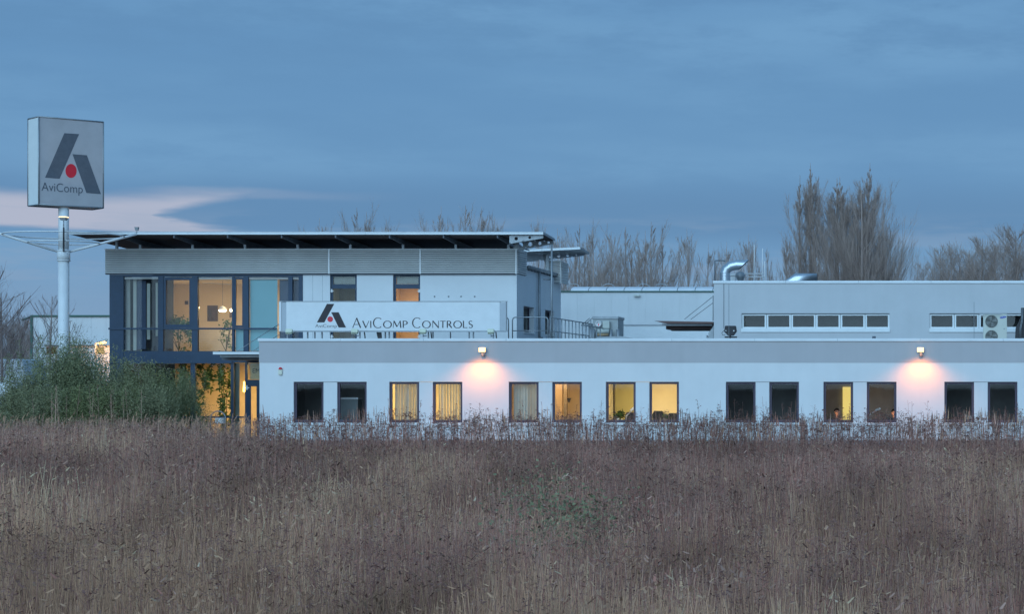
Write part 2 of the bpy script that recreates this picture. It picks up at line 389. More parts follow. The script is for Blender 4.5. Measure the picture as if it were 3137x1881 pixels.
# vertical blinds: each slat a piece of its own
slat_m = mat('blind_fabric', (.60, .60, .54), .9, var=.05)
t_ = slat_m.node_tree; b_ = t_.nodes['Principled BSDF']
tl = t_.nodes.new('ShaderNodeBsdfTranslucent'); tl.inputs[0].default_value = (.95, .80, .42, 1); mx = t_.nodes.new('ShaderNodeMixShader'); mx.inputs[0].default_value = .04
oo = t_.nodes['Material Output']; t_.links.new(b_.outputs[0], mx.inputs[1]); t_.links.new(tl.outputs[0], mx.inputs[2]); t_.links.new(mx.outputs[0], oo.inputs[0])
def blind(px, label, ang, seed):
    r = random.Random(seed); Yb = YL + .42; x0, x1 = X(px + 8, YL), X(px + WW - 4, YL)
    t = thing('vertical_blind', label, 'blind', ((x0 + x1) / 2, Yb, wt), 'vertical blinds')
    m_ = MB(); m_.box(x0, Yb - .02, wt - .06, x1, Yb + .02, wt - .02); m_.build('rail', white_paint, t)
    n = 9; 
    for i in range(n):
        c = x0 + (i + .5) * (x1 - x0) / n; a = R(ang + r.uniform(-11, 11)); d = Vector((math.cos(a), math.sin(a), 0)) * .063
        s = MB(); p = Vector((c, Yb, 0)); sw = Vector((r.uniform(-.006, .006), 0, 0))
        nn = Vector((-d.y, d.x, 0)).normalized() * .0015; cu = nn * 6
        for sg in (0,):
            s.add([p - d + sw + Vector((0, 0, wb + .02)), p + cu + sw + Vector((0, 0, wb + .02)), p + d + sw + Vector((0, 0, wb + .02)),
                   p - d + Vector((0, 0, wt - .06)), p + cu + Vector((0, 0, wt - .06)), p + d + Vector((0, 0, wt - .06))], [(0, 1, 4, 3), (1, 2, 5, 4)])
        s.build('slat', slat_m, t)
blind(STARTS[1], 'vertical blind with open slats in the third window from the left', 58, 1)
blind(STARTS[1] + STEP, 'yellow lit vertical blind in the window left of the orange wall lamp', 63, 2)
blind(STARTS[2], 'nearly closed grey vertical blind right of the orange wall lamp', 44, 3)

# furniture seen through the panes
def office_chair(px, py_top, Y, label):
    c = P(px, py_top, Y); x, z = c.x, c.z
    t = thing('office_chair', label, 'chair', (x, Y, .03), 'chairs in the lit meeting room')
    m_ = MB(); m_.poly([(x - .20, Y, .62), (x + .20, Y, .62), (x + .22, Y, z - .14), (x + .15, Y, z), (x - .15, Y, z), (x - .22, Y, z - .14)], (0, .07, 0)); bevel(m_.build('backrest', black_m, t), .02, 2)
    m_ = MB(); m_.box(x - .24, Y - .45, .46, x + .24, Y + .02, .54); bevel(m_.build('seat', black_m, t), .02, 2)
    m_ = MB(); m_.tube([(x, Y - .2, .1), (x, Y - .2, .46)], .03)
    for k in range(5): m_.tube([(x, Y - .2, .12), (x + .28 * math.cos(k * 1.257), Y - .2 + .28 * math.sin(k * 1.257), .06)], .018, 6)
    m_.build('swivel_base', steel_dark, t)
office_chair(2016, 1259, 76.6, 'black chair standing left of the potted plant in the rightmost lit window')
office_chair(2062, 1266, 76.9, 'black chair standing right of the potted plant in the rightmost lit window')
office_chair(1932, 1263, 76.3, 'black chair partly hidden at the right side of the fourth lit window')
wood = mat('desk_wood', (.30, .22, .14), .5, var=.2, scale=3, stretch=(.5, 5, 5))
def desk(x0, x1, Y, label):
    t = thing('desk', label, 'desk', ((x0 + x1) / 2, Y, .03))
    m_ = MB(); m_.box(x0, Y, .72, x1, Y + .75, .76); m_.build('desktop', wood, t)
    for xx in (x0 + .05, x1 - .09):
        for yy in (Y + .05, Y + .66): m_ = MB(); m_.box(xx, yy, .03, xx + .04, yy + .04, .72); m_.build('leg', steel_m, t)
desk(X(1870, 76), X(1945, 76), 75.9, 'desk under the window with the white desk lamp')
desk(X(1985, 77.3), X(2090, 77.3), 77.6, 'long table between the two black chairs')
desk(X(2530, 76), X(2625, 76), 75.75, 'desk in front of the seated person by the yellow doorway')
desk(X(2660, 76), X(2750, 76), 75.75, 'desk under the window with the jointed lamp')
leafm = tinted('leaf'); 
def leaf_cloud(n, fn, size, c0, c1, droop=.3, elong=2.2):
    """n small pointed leaves; fn(n)->positions"""
    p = fn(n); yaw = rng.uniform(0, 2 * np.pi, n); pit = rng.normal(-droop, .6, n); ln = size * rng.uniform(.6, 1.3, n)
    d = np.stack([np.cos(yaw) * np.cos(pit), np.sin(yaw) * np.cos(pit), np.sin(pit)], 1)
    s = np.cross(d, rng.normal(size=(n, 3))); s /= np.linalg.norm(s, axis=1)[:, None]
    a = p; b = p + d * ln[:, None] * .45 + s * (ln / elong / 2)[:, None]; c = p + d * ln[:, None]; e = p + d * ln[:, None] * .45 - s * (ln / elong / 2)[:, None]
    v = np.stack([a, b, c, e], 1).reshape(-1, 3); q = np.arange(4 * n).reshape(-1, 4)
    k = rng.uniform(0, 1, n)[:, None]; col = np.array(c0) * (1 - k) + np.array(c1) * k
    return v, q, np.repeat(col, 4, 0)
def potted_plant(px, py_base, h, wd, Y, label, n=260, size=.10, c0=(.03, .08, .02), c1=(.09, .16, .05), potm=None, name='potted_plant', group=None):
    b = P(px, py_base, Y)
    t = thing(name, label, 'plant', b, group)
    m_ = MB(); r = min(.16, wd * .35); m_.lathe(b, [(0, 0), (r * .7, 0), (r, .8 * r * 1.6), (r * .9, .8 * r * 1.6), (0, .7 * r * 1.6)]); m_.build('pot', potm or white_paint, t)
    def fn(n):
        u = rng.normal(0, 1, (n, 3)); u /= np.linalg.norm(u, axis=1)[:, None]; u *= (rng.uniform(0, 1, n) ** .45)[:, None]
        return u * np.array([wd / 2, wd / 2 * .8, h * .42]) + np.array([0, 0, h * .62])
    v, q, c = leaf_cloud(n, fn, size, c0, c1)
    me = np_mesh('foliage', v, q, c, leafm); o = link('foliage', me, t); 
    m_ = MB()
    for k in range(5): m_.tube([b + Vector((0, 0, .1)), b + Vector((rnd.uniform(-.3, .3) * wd, rnd.uniform(-.2, .2) * wd, h * rnd.uniform(.6, .9)))], .008, 4)
    m_.build('stem', mat('plant_stem', (.10, .08, .04)), t)
    return t
potted_plant(2037, 1290, .26, .18, 76.2, 'small green potted plant between the two black chairs', 110, .09)
potted_plant(1893, 1290, .32, .22, 76.1, 'leafy green potted plant in the window left of the white lamp', 150, .10)
potted_plant(1903, 1290, .42, .16, 76.5, 'tall dark potted plant beside the white desk lamp', 90, .12, (.02, .04, .02), (.04, .07, .03))
def desk_lamp(pts, Y, label):
    q = [P(a, b, Y) for a, b in pts]; t = thing('desk_lamp', label, 'desk lamp', (q[0].x, Y, q[0].z))
    for off in (0, .03):
        m_ = MB(); m_.tube([q[0] + Vector((off, 0, 0)), q[1] + Vector((off, 0, 0))], .009, 6); m_.build('arm', white_paint, t)
        m_ = MB(); m_.tube([q[1] + Vector((0, 0, -off)), q[2] + Vector((0, 0, -off))], .009, 6); m_.build('arm', white_paint, t)
    m_ = MB(); d = (q[2] - q[1]).normalized(); m_.tube([q[2] - d * .02, q[2] + d * .18], .055, 10, r1=.035); m_.build('lamp_shade', white_paint, t)
    m_ = MB(); m_.lathe(q[0] - Vector((0, 0, .04)), [(0, 0), (.08, 0), (.08, .02), (.015, .04)]); m_.build('base', white_paint, t)
desk_lamp([(1916, 1290), (1918, 1274), (1934, 1258)], 76.1, 'white jointed desk lamp shining in the fourth lit window')
desk_lamp([(2665, 1286), (2665, 1267), (2684, 1258)], 76.1, 'pale jointed desk lamp in the dark window left of the orange glow')
# pendant cone in the orange office, wooden post
t = thing('pendant_lamp', 'dark cone shaped pendant lamp hanging in the orange office window', 'pendant lamp', P(1743, 1233, 77))
c = P(1743, 1220, 77); m_ = MB(); m_.lathe(c, [(0.09, 0), (.075, -.02), (0.02, -.17), (.0, -.17)], 12); m_.build('lamp_shade', steel_dark, t)
m_ = MB(); m_.tube([c, (c.x, c.y, ceil_z)], .006, 5); m_.build('cord', black_m, t)
orange = mat('orange_board', (.52, .36, .22), .6, var=.08, scale=2)
mb = MB(); mb.box(X(1698, 78), 78.2, .03, X(1722, 78.2), 78.25, ceil_z - .01); tag(mb.build('partition_panel', orange), 'tall orange panel standing left in the orange office', 'panel')
mb = MB(); mb.box(X(1727, 77.5), 77.5, .03, X(1737, 77.5), 77.62, ceil_z - .01); tag(mb.build('wooden_post', wood), 'brown wooden post in the middle of the orange office window', 'post')
mb = MB(); mb.box(X(1876, 79), 78.6, .03, X(1882, 79), 78.7, ceil_z - .01); mb.box(X(1882, 79), 78.64, 2.35, X(1950, 79), 78.7, ceil_z - .01)
tag(mb.build('door_frame', mat('pale_door_frame', (.55, .52, .40), .6)), 'pale door frame at the back of the fourth lit window', 'door frame')
mb = MB(); mb.box(X(1888, 79), 78.72, .03, X(1952, 79), 78.78, 2.42); tag(mb.build('wall_screen', mat('olive_screen', (.36, .33, .17), .9, var=.06, scale=1)), 'olive grey screen behind the white desk lamp', 'screen')
# grey cupboard in the second window, small rack in the last pair
t = thing('cabinet', 'grey cabinet with a pale top edge behind the second dark window', 'cabinet', (X(1068, 76.2), 76.2, .03))
m_ = MB(); m_.box(X(1040, 76.2), 76.2, .03, X(1096, 76.2), 76.7, Z(1224, 76.2)); m_.build('carcass', mat('cabinet_grey', (.22, .24, .24), .6), t)
m_ = MB(); m_.box(X(1038, 76.2), 76.17, Z(1224, 76.2), X(1098, 76.2), 76.75, Z(1218, 76.2)); m_.build('top', white_paint, t)
t = thing('rack', 'small white wire rack on the sill of the second window from the right', 'rack', P(2966, 1283, 75.6))
for k in range(6):
    a = 2956 + k * 4; m_ = MB(); m_.tube([P(a, 1283, 75.5), P(a + 1.5, 1272, 75.55), P(a + 2.5, 1283, 75.6)], .006, 4); m_.build('hoop', white_paint, t)
m_ = MB(); m_.tube([P(2954, 1283, 75.55), P(2982, 1283, 75.55)], .008, 5); m_.build('rail', white_paint, t)
# the lit doorway behind the first person: a panel with its own glow stands in for the corridor light
mb = MB(); mb.box(X(2582, 78.6), 78.50, .03, X(2606, 78.6), 78.54, Z(1186, 78.6)); o = mb.build('glowing_doorway', mat('doorway_glow', (.7, .6, .3), .5, emit=(.80, .62, .16), es=.62)); tag(o, 'yellow panel glowing in place of the lit corridor behind the seated person', 'door')
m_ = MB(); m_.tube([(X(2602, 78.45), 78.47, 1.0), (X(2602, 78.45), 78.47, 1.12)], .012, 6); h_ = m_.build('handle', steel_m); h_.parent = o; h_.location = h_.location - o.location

# ---------------------------------------------------------------- people at their desks
skin = mat('skin', (.55, .30, .20), .6, var=.05); hair = mat('dark_hair', (.03, .02, .015), .7); jeans = mat('dark_trousers', (.04, .04, .06), .9)
def person(px, Y, head_py, label, shirt, turn, hairlen=.0):
    x = X(px, Y); hz = Z(head_py, Y)
    t = thing('person', label, 'person', (x, Y, .03))
    T = Matrix.Translation((x, Y, 0)) @ Matrix.Rotation(R(turn), 4, 'Z')     # local -y faces the desk
    sh = hz - .26
    J = {'pelvis': (0, .12, .50), 'belly': (0, .10, .68), 'chest': (0, .07, sh - .12), 'neckb': (0, .05, sh + .02), 'neck': (0, .04, sh + .09), 'skull': (0, .0, hz - .02), 'crown': (0, .01, hz + .07),
         'ls': (-.17, .06, sh - .02), 'le': (-.24, -.10, sh - .27), 'lw': (-.14, -.34, .80), 'lh': (-.11, -.41, .80),
         'rs': (.17, .06, sh - .02), 're': (.24, -.10, sh - .27), 'rw': (.14, -.34, .80), 'rh': (.11, -.41, .80),
         'lt': (-.10, .08, .50), 'lk': (-.13, -.34, .50), 'la': (-.13, -.36, .12), 'lf': (-.13, -.50, .07),
         'rt': (.10, .08, .50), 'rk': (.13, -.34, .50), 'ra': (.13, -.36, .12), 'rf': (.13, -.50, .07)}
    Rr = {'pelvis': .15, 'belly': .13, 'chest': .15, 'neckb': .07, 'neck': .05, 'skull': .085, 'crown': .07, 'ls': .06, 'le': .045, 'lw': .03, 'lh': .035, 'rs': .06, 're': .045, 'rw': .03, 'rh': .035,
          'lt': .10, 'lk': .065, 'la': .045, 'lf': .04, 'rt': .10, 'rk': .065, 'ra': .045, 'rf': .04}
    E = [('pelvis', 'belly'), ('belly', 'chest'), ('chest', 'neckb'), ('neckb', 'neck'), ('neck', 'skull'), ('skull', 'crown'), ('chest', 'ls'), ('ls', 'le'), ('le', 'lw'), ('lw', 'lh'),
         ('chest', 'rs'), ('rs', 're'), ('re', 'rw'), ('rw', 'rh'), ('pelvis', 'lt'), ('lt', 'lk'), ('lk', 'la'), ('la', 'lf'), ('pelvis', 'rt'), ('rt', 'rk'), ('rk', 'ra'), ('ra', 'rf')]
    ks = list(J); off = ORG[t]
    def skinmesh(name, ks, E, rs, m, grow=1.0):
        me = bpy.data.meshes.new(name); me.from_pydata([(T @ Vector(J[k])) - off for k in ks], [(ks.index(a), ks.index(b)) for a, b in E], [])
        me.materials.append(m); o = link(name, me, t)
        sk = o.modifiers.new('skin', 'SKIN'); sk.use_smooth_shade = True
        if not me.skin_vertices: me.skin_vertices.new(name='')
        for i, k in enumerate(ks): me.skin_vertices[0].data[i].radius = (rs[k] * grow, rs[k] * grow * .85)
        me.skin_vertices[0].data[0].use_root = True
        ss = o.modifiers.new('subdivision', 'SUBSURF'); ss.levels = 2; ss.render_levels = 2
        return o
    skinmesh('body', ks, E, Rr, skin)
    k2 = ['belly', 'pelvis', 'chest', 'ls', 'le', 'rs', 're']; skinmesh('shirt', k2, [('belly', 'pelvis'), ('belly', 'chest'), ('chest', 'ls'), ('ls', 'le'), ('chest', 'rs'), ('rs', 're')], Rr, shirt, 1.12)
    k3 = ['pelvis', 'lt', 'lk', 'la', 'rt', 'rk', 'ra']; skinmesh('trousers', k3, [('pelvis', 'lt'), ('lt', 'lk'), ('lk', 'la'), ('pelvis', 'rt'), ('rt', 'rk'), ('rk', 'ra')], Rr, jeans, 1.13)
    m_ = MB()       # hair cap, nose, ears, eyes, mouth
    hc = Vector((0, .015, hz + .015)); vs = []; n = 14
    for i in range(8):
        ph = i / 7 * R(112)
        for j in range(n):
            th = 2 * math.pi * j / n; back = .5 + .5 * math.sin(th); rr = .108
            z = math.cos(ph) * .125 - hairlen * back * (i / 7)
            if math.sin(th) < -.2 and i > 4: z = math.cos(4 / 7 * R(112)) * .125
            vs.append(T @ (hc + Vector((rr * math.sin(ph) * math.cos(th), rr * 1.1 * math.sin(ph) * math.sin(th) + .012, z))))
    m_.add(vs, [(i * n + j, i * n + (j + 1) % n, (i + 1) * n + (j + 1) % n, (i + 1) * n + j) for i in range(7) for j in range(n)], True); m_.build('hair', hair, t)
    m_ = MB(); m_.add([T @ Vector(p) for p in [(-.014, -.078, hz - .03), (.014, -.078, hz - .03), (0, -.105, hz - .028), (0, -.08, hz + .01)]], [(0, 1, 2), (0, 2, 3), (1, 2, 3), (0, 1, 3)]); m_.build('nose', skin, t)
    for sx in (-1, 1):
        m_ = MB(); m_.lathe(T @ Vector((sx * .032, -.082, hz + .012)), [(0, -.008), (.010, -.004), (.010, .004), (0, .008)], 8); m_.build('eye', black_m, t)
        m_ = MB(); m_.lathe(T @ Vector((sx * .088, 0, hz - .005)), [(0, -.028), (.014, -.01), (.016, .01), (0, .028)], 8); m_.build('ear', skin, t)
        for k in range(5):
            w0 = Vector((sx * (.13 - .017 * k), -.42, .80)); ln = (.05, .07, .08, .075, .06)[k] if k else .05
            m_ = MB(); m_.tube([T @ w0, T @ (w0 + Vector((-sx * .005, -ln * .6, .004))), T @ (w0 + Vector((-sx * .008, -ln, -.018)))], .009, 6, r1=.006); m_.build('finger', skin, t)
    m_ = MB(); m_.box(-.022, 0, 0, .022, .01, .008); mm = MB(); mm.add([T @ (v + Vector((0, -.085, hz - .058))) for v in m_.v], m_.f); mm.build('mouth', mat('lips', (.35, .12, .10), .6), t)
shirt1 = mat('pale_shirt', (.45, .34, .26), .9); shirt2 = mat('teal_shirt', (.05, .12, .13), .9)
person(2564, 76.75, 1262, 'person with short dark hair sitting at a desk left of the yellow door', shirt1, 8)
person(2737, 76.75, 1264, 'person in a dark top sitting turned left at the edge of the next window', shirt2, -48, .10)
for (px, e, lb) in ((2553, 3.2, 'small glowing screen lighting the face of the person by the yellow door'), (2727, 4.5, 'small warm screen lighting the person at the right window edge')):
    x = X(px, 76.2); t = thing('monitor', lb, 'monitor', (x, 76.2, .76))
    m_ = MB(); m_.box(x - .03, 76.17, .76, x + .03, 76.23, .86); m_.box(x - .1, 76.1, .762, x + .1, 76.3, .775); m_.build('stand', black_m, t)
    m_ = MB(); m_.box(x - .2, 76.18, .84, x + .2, 76.20, 1.08); m_.build('housing', black_m, t)
    m_ = MB(); m_.add([(x - .18, 76.203, .86), (x + .18, 76.203, .86), (x + .18, 76.203, 1.06), (x - .18, 76.203, 1.06)], [(0, 1, 2, 3)]); m_.build('screen', emitter('screen%d' % px, (1, .62, .35), .8), t)
    light('screen_glow', 'AREA', (x, 76.24, .96), e * .55, (1, .60, .34), t, .3, (R(90), 0, 0))

# ---------------------------------------------------------------- lamps and siren on the facade
def wall_lamp(px, label):
    c = P(px, 1073, YL); x, z = c.x, c.z
    t = thing('wall_lamp', label, 'wall lamp', (x, YL, z - .22), 'orange floodlights on the grey band')
    m_ = MB(); m_.box(x - .07, YL - .05, z - .10, x + .07, YL - .013, z + .10); bevel(m_.build('wall_plate', white_paint, t), .01)
    m_ = MB(); m_.tube([(x, YL - .05, z - .02), (x, YL - .17, z - .02)], .02, 8); m_.build('bracket', white_paint, t)
    m_ = MB(); m_.poly([(x - .12, YL - .17, z - .08), (x + .12, YL - .17, z - .08), (x + .12, YL - .17, z + .10), (x - .12, YL - .17, z + .10)], (0, .05, 0)); bevel(m_.build('housing', white_paint, t), .01)
    m_ = MB(); m_.add([(x - .115, YL - .175, z - .065), (x + .115, YL - .175, z - .065), (x + .115, YL - .175, z + .085), (x - .115, YL - .175, z + .085),
                       (x - .085, YL - .25, z - .06), (x + .085, YL - .25, z - .06), (x + .095, YL - .24, z + .06), (x - .095, YL - .24, z + .06)],
                      [(4, 5, 6, 7), (0, 1, 5, 4), (1, 2, 6, 5), (2, 3, 7, 6), (3, 0, 4, 7)]); m_.build('lit_lens', emitter('sodium_lens', (1.0, .50, .16), 4), t)
    m_ = MB(); m_.lathe((x + .02, YL - .15, z - .23), [(0, 0), (.05, .01), (.062, .04), (.062, .10), (.04, .12), (0, .12)], 14); m_.build('motion_sensor', mat('sensor_plastic', (.42, .38, .36), .6), t)
    light('floodlight', 'SPOT', (x, YL - .62, z - .06), 122, (1.0, .30, .035), t, .12, (R(4), 0, 0), spot_size=R(138), spot_blend=.85)
wall_lamp(1480, 'lit orange wall lamp over the gap between the fourth and fifth window')
wall_lamp(2820, 'lit orange wall lamp on the grey band near the right side')
t = thing('alarm_siren', 'small alarm siren with red dome on the white wall left', 'siren', P(860, 1149, YL))
a = P(860, 1149, YL); m_ = MB(); m_.box(a.x - .065, YL - .08, a.z, a.x + .065, YL - .002, a.z + .20); bevel(m_.build('housing', mat('cream_plastic', (.75, .74, .60), .5), t), .02, 2)
m_ = MB(); m_.lathe((a.x, YL - .045, a.z + .2), [(.065, 0), (.063, .03), (.045, .065), (0, .08)], 14); m_.build('dome', red_m, t)

# ================================================================== two storey building behind, left
YU = 84.0; XA, XB = X(336, YU), X(1583, YU)
main = thing('office_building', 'two storey white office building with glazed corner and ribbed grey fascia', 'office building', ((XA + XB) / 2, YU, 0))
zb0, zb1 = Z(839, YU - .1), Z(762, YU - .1)
XG = X(928, YU)      # end of the glazing
u1 = (X(1011, YU), 3.3, X(1093, YU), zb0 + .05); u2 = (X(1204, YU), 3.3, X(1287, YU), zb0 + .05)
mb = MB(); wall_with_holes(mb, XG, XB, 0, zb1 - .35, YU, .3, [u1, u2]); mb.build('wall', upper_wall, main)
# right side wall with two window recesses; built as a wall along Y
def sy(px): return -XB * F / (VX - px)
side_h = [(sy(1604), 4.45, sy(1636), 5.52), (sy(1670), 4.45, sy(1697), 5.52)]
mb = MB(); wall_with_holes(mb, YU + .3, 93.6, 0, 7.12, 0, .34, side_h)
mb.v = [Vector((XB - v.y, v.x, v.z)) for v in mb.v]; mb.build('side_wall', upper_wall, main)
mb = MB(); mb.box(XA + .3, 93.4, 0, XB - .35, 93.6, 7.1); mb.build('rear_wall', upper_wall, main)
mb = MB(); mb.box(XA + .05, YU + .31, 6.95, XB - .35, 93.39, 7.1); mb.build('roof', roof_m, main)
for (y0, z0, y1, z1) in side_h:
    f = MB(); xx = XB - .26; f.box(xx, y0 + .002, z0, xx + .06, y0 + .5, z0 + .07); f.box(xx, y0 + .002, z1 - .07, xx + .06, y1, z1 - .002); f.box(xx, y0 + .002, z0 + .07, xx + .06, y0 + .07, z1 - .07); f.box(xx, y0 + .9, z0 + .07, xx + .06, y0 + .98, z1 - .07); f.box(xx, y1 - .07, z0 + .07, xx + .06, y1 - .002, z1 - .07)
    w_ = f.build('window', dark_frame, main); g = MB(); g.add([(xx + .03, y0, z0), (xx + .03, y1, z0), (xx + .03, y1, z1), (xx + .03, y0, z1)], [(0, 1, 2, 3)]); g.build('pane', GD, w_)
    s = MB(); s.box(XB - .2, y0, z0 - .05, XB + .04, y1, z0 - .003); s.build('sill', white_paint, w_)
# ribbed fascia: one board per slat, in bays with white cover strips
def band(x0, x1, y, depth, z0, z1, n, parent, axis='x', xf=0):
    h = (z1 - z0) / n
    for i in range(n):
        m_ = MB(); a, b = z0 + i * h + .006, z0 + (i + 1) * h - .012
        if axis == 'x': m_.poly([(x0, y, a), (x0, y - .012, (a * .7 + b * .3)), (x0, y - .012, (a * .25 + b * .75)), (x0, y, b), (x0, y + depth, b), (x0, y + depth, a)], (x1 - x0, 0, 0))
        else: m_.poly([(xf, x0, a), (xf + .012, x0, a * .7 + b * .3), (xf + .012, x0, a * .25 + b * .75), (xf, x0, b), (xf - depth, x0, b), (xf - depth, x0, a)], (0, x1 - x0, 0))
        m_.build('slat', clad_m, parent)
YB = YU - .12; XBL, XBR = X(322, YB), X(1583, YB)
tr = [X(1008, YB), X(1287.5, YB), X(1581, YB)]
bays = [(XBL, tr[0] - .03), (tr[0] + .03, tr[1] - .03), (tr[1] + .03, tr[2] - .03)]
for a, b in bays: band(a, b, YB, .05, zb0 + .02, zb1 - .03, 11, main)
for a in tr: m_ = MB(); m_.box(a - .028, YB - .03, zb0, a + .028, YB + .05, zb1 - .028); m_.build('cover_strip', clad_trim, main)
m_ = MB(); m_.box(XBL, YB + .052, zb0 - .03, XBR - .05, YB + .115, zb1 - .035); m_.build('fascia_backing', steel_dark, main)
m_ = MB(); m_.box(XBL - .02, YB - .04, zb1 - .03, XBR + .05, YB + .16, zb1); m_.build('fascia_coping', clad_trim, main)
m_ = MB(); m_.box(XBL, YB - .01, zb0 - .01, XBR - .06, YB + .05, zb0 + .018); m_.build('drip_edge', steel_dark, main)
band(YB + .03, 85.75, 0, .05, zb0 + .02, zb1 - .03, 11, main, 'y', XBR + .03)
m_ = MB(); m_.box(XB + .002, YB + .1, zb0, XBR - .03, 85.74, zb1 - .04); m_.build('fascia_return', steel_dark, main)
m_ = MB(); m_.box(XBR + .0, YB + .161, zb1 - .03, XBR + .06, 85.8, zb1); m_.build('fascia_coping', clad_trim, main)
# rear raised fascia box
zr0, zr1 = Z(877, 93.6), 7.78
band(XB - .4, XB + .26, 92.0, .05, 6.8, zr1 - .05, 8, main); band(92.05, 93.6, 0, .05, 6.76, zr1 - .05, 8, main, 'y', XB + .33)
m_ = MB(); m_.box(XB - .44, 91.94, zr1 - .05, XB + .36, 92.2, zr1); m_.box(XB + .265, 91.96, 6.76, XB + .31, 92.04, zr1 - .052); m_.build('cover_strip', clad_trim, main)
# gutter and downpipes on the side
t = thing('rain_gutter', 'grey rain gutter running back along the side wall of the tall building', 'gutter', (XB + .12, YU + 5, 7.08))
m_ = MB(); m_.tube([(XB + .10, 85.9, 7.14), (XB + .10, 91.9, 7.14)], .085, 8); m_.box(XB + .01, 85.85, 7.16, XB + .2, 91.9, 7.2); m_.build('channel', steel_m, t)
yd = sy(1645); m_ = MB(); m_.tube([(XB + .10, yd, 7.1), (XB + .10, yd, 3.75)], .055, 10); m_.build('downpipe', steel_m, t)
for k in range(9): m_ = MB(); m_.box(XB + .002, 86.2 + k * .68, 7.02, XB + .19, 86.23 + k * .68, 7.07); m_.build('bracket', steel_dark, t)
# tall pole near the canopy tip
t = thing('steel_pole', 'tall grey steel pole standing on the roof under the canopy tip', 'pole', P(1690, 1036, 82.5))
m_ = MB(); m_.tube([(X(1690, 82.5), 82.5, 3.75), (X(1690, 82.5), 82.5, Z(748, 82.5))], .038, 10); m_.build('post', steel_m, t)
m_ = MB(); m_.tube([P(1690, 750, 82.5), P(1660, 750, 82.5)], .012, 6); m_.build('cross_arm', steel_m, t)
m_ = MB(); m_.tube([P(1660, 750, 82.5), P(1661, 832, 82.5)], .006, 5); m_.build('hanging_wire', steel_m, t)
m_ = MB(); m_.tube([P(1690, 855, 82.5), P(1668, 855, 82.5)], .018, 6); m_.box(X(1666, 82.5), 82.4, Z(858, 82.5), X(1684, 82.5), 82.6, Z(854, 82.5)); m_.build('lamp_head', steel_dark, t)
# upper windows in the white wall
def tall_window(h, warm, hinge):
    x0, z0, x1, z1 = h; y = YU + .10; f = MB()
    f.box(x0 + .003, y, 3.3, x0 + .09, y + .07, z1 - .05); f.box(x1 - .09, y, 3.3, x1 - .003, y + .07, z1 - .05); f.box(x0 + .09, y, z1 - .14, x1 - .09, y + .07, z1 - .05)
    f.box(x0 + .09, y, Z(884, y), x1 - .09, y + .06, Z(871, y))
    w_ = f.build('window', blue_frame, main)
    g = MB(); g.add([(x0 + .08, y + .03, 3.35), (x1 - .08, y + .03, 3.35), (x1 - .08, y + .03, z1 - .1), (x0 + .08, y + .03, z1 - .1)], [(0, 1, 2, 3)]); g.build('pane', G, w_)
    b = MB(); b.box(x0 + .1, y + .08, Z(870, y), x1 - .1, y + .12, z1 - .15); b.build('blind_box', mat('blind_box', (.30, .30, .26), .7), w_)
    for zz in (891, 1031):
        q = MB(); xx = x0 + .05 if hinge < 0 else x1 - .05
        q.box(xx - .03, y - .05, Z(zz + 5, y), xx + .03, y - .002, Z(zz - 5, y)); q.box(xx - .07, y - .045, Z(zz + 2, y), xx + .07, y - .005, Z(zz - 1, y)); q.build('hinge', white_paint, w_)
tall_window(u1, False, -1); tall_window(u2, True, 1)
# rooms behind them
for (h, m0, e_, col) in ((u1, lining, 2.4, (.8, .9, .6)), (u2, tan_wall, 13, (1, .66, .32))):
    x0, x1 = h[0] - .5, h[2] + .5
    m_ = MB(); m_.add([(x0, YU + 3, 3.3), (x1, YU + 3, 3.3), (x1, YU + 3, 6.9), (x0, YU + 3, 6.9)], [(0, 1, 2, 3)]); m_.add([(x0, YU + .31, 3.3), (x0, YU + 3, 3.3), (x0, YU + 3, 6.9), (x0, YU + .31, 6.9)], [(0, 1, 2, 3)])
    m_.add([(x1, YU + .31, 3.3), (x1, YU + 3, 3.3), (x1, YU + 3, 6.9), (x1, YU + .31, 6.9)], [(0, 1, 2, 3)]); m_.add([(x0, YU + .31, 3.3), (x1, YU + .31, 3.3), (x1, YU + 3, 3.3), (x0, YU + 3, 3.3)], [(0, 1, 2, 3)])
    m_.add([(x0, YU + .31, 6.6), (x1, YU + .31, 6.6), (x1, YU + 3, 6.6), (x0, YU + 3, 6.6)], [(0, 1, 2, 3)]); m_.build('room_wall', m0, main)
    light('room_lamp', 'AREA', ((x0 + x1) / 2, YU + 1.4, 6.4), e_ * 1.6, col, main, .5)
m_ = MB()
for px in (958, 988): m_.box(X(px, YU) - .006, YU - .003, 3.8, X(px, YU) + .006, YU + .02, zb0 - .05)
m_.build('wall_joint', steel_m, main)
for px in (1331, 1374, 1412, 1454): m_ = MB(); m_.tube([P(px, 908, YU - .03), P(px, 908, YU + .02)], .03, 8); m_.build('bolt', steel_m, main)

# ---------------------------------------------------------------- glazed corner
t = main
zt, zs1, zs0 = Z(848, YU), Z(1076, YU), Z(1111, YU)
m_ = MB(); m_.box(XA, YU - .02, 0, X(379, YU), YU + .25, zb0 - .035); m_.build('corner_panel', blue_frame, t)
m_ = MB(); m_.box(XA, YU + .25, 0, XA + .2, 93.4, zb0 - .035); m_.build('left_wall', blue_frame, t)
m_ = MB(); m_.box(X(379, YU) + .002, YU + .0, zs0, XG - .002, YU + .2, zs1); m_.build('spandrel', blue_frame, t)
m_ = MB(); m_.box(X(379, YU) + .002, YU - .01, zt, XG - .002, YU + .18, zb0 - .035); m_.build('head_frame', blue_frame, t)
ztr0, ztr1 = Z(1010, YU), Z(1004.5, YU)
m_ = MB(); m_.box(X(332, YU - .06), YU - .07, ztr0, X(848, YU), YU - .022, ztr1); m_.build('transom', blue_frame, t)
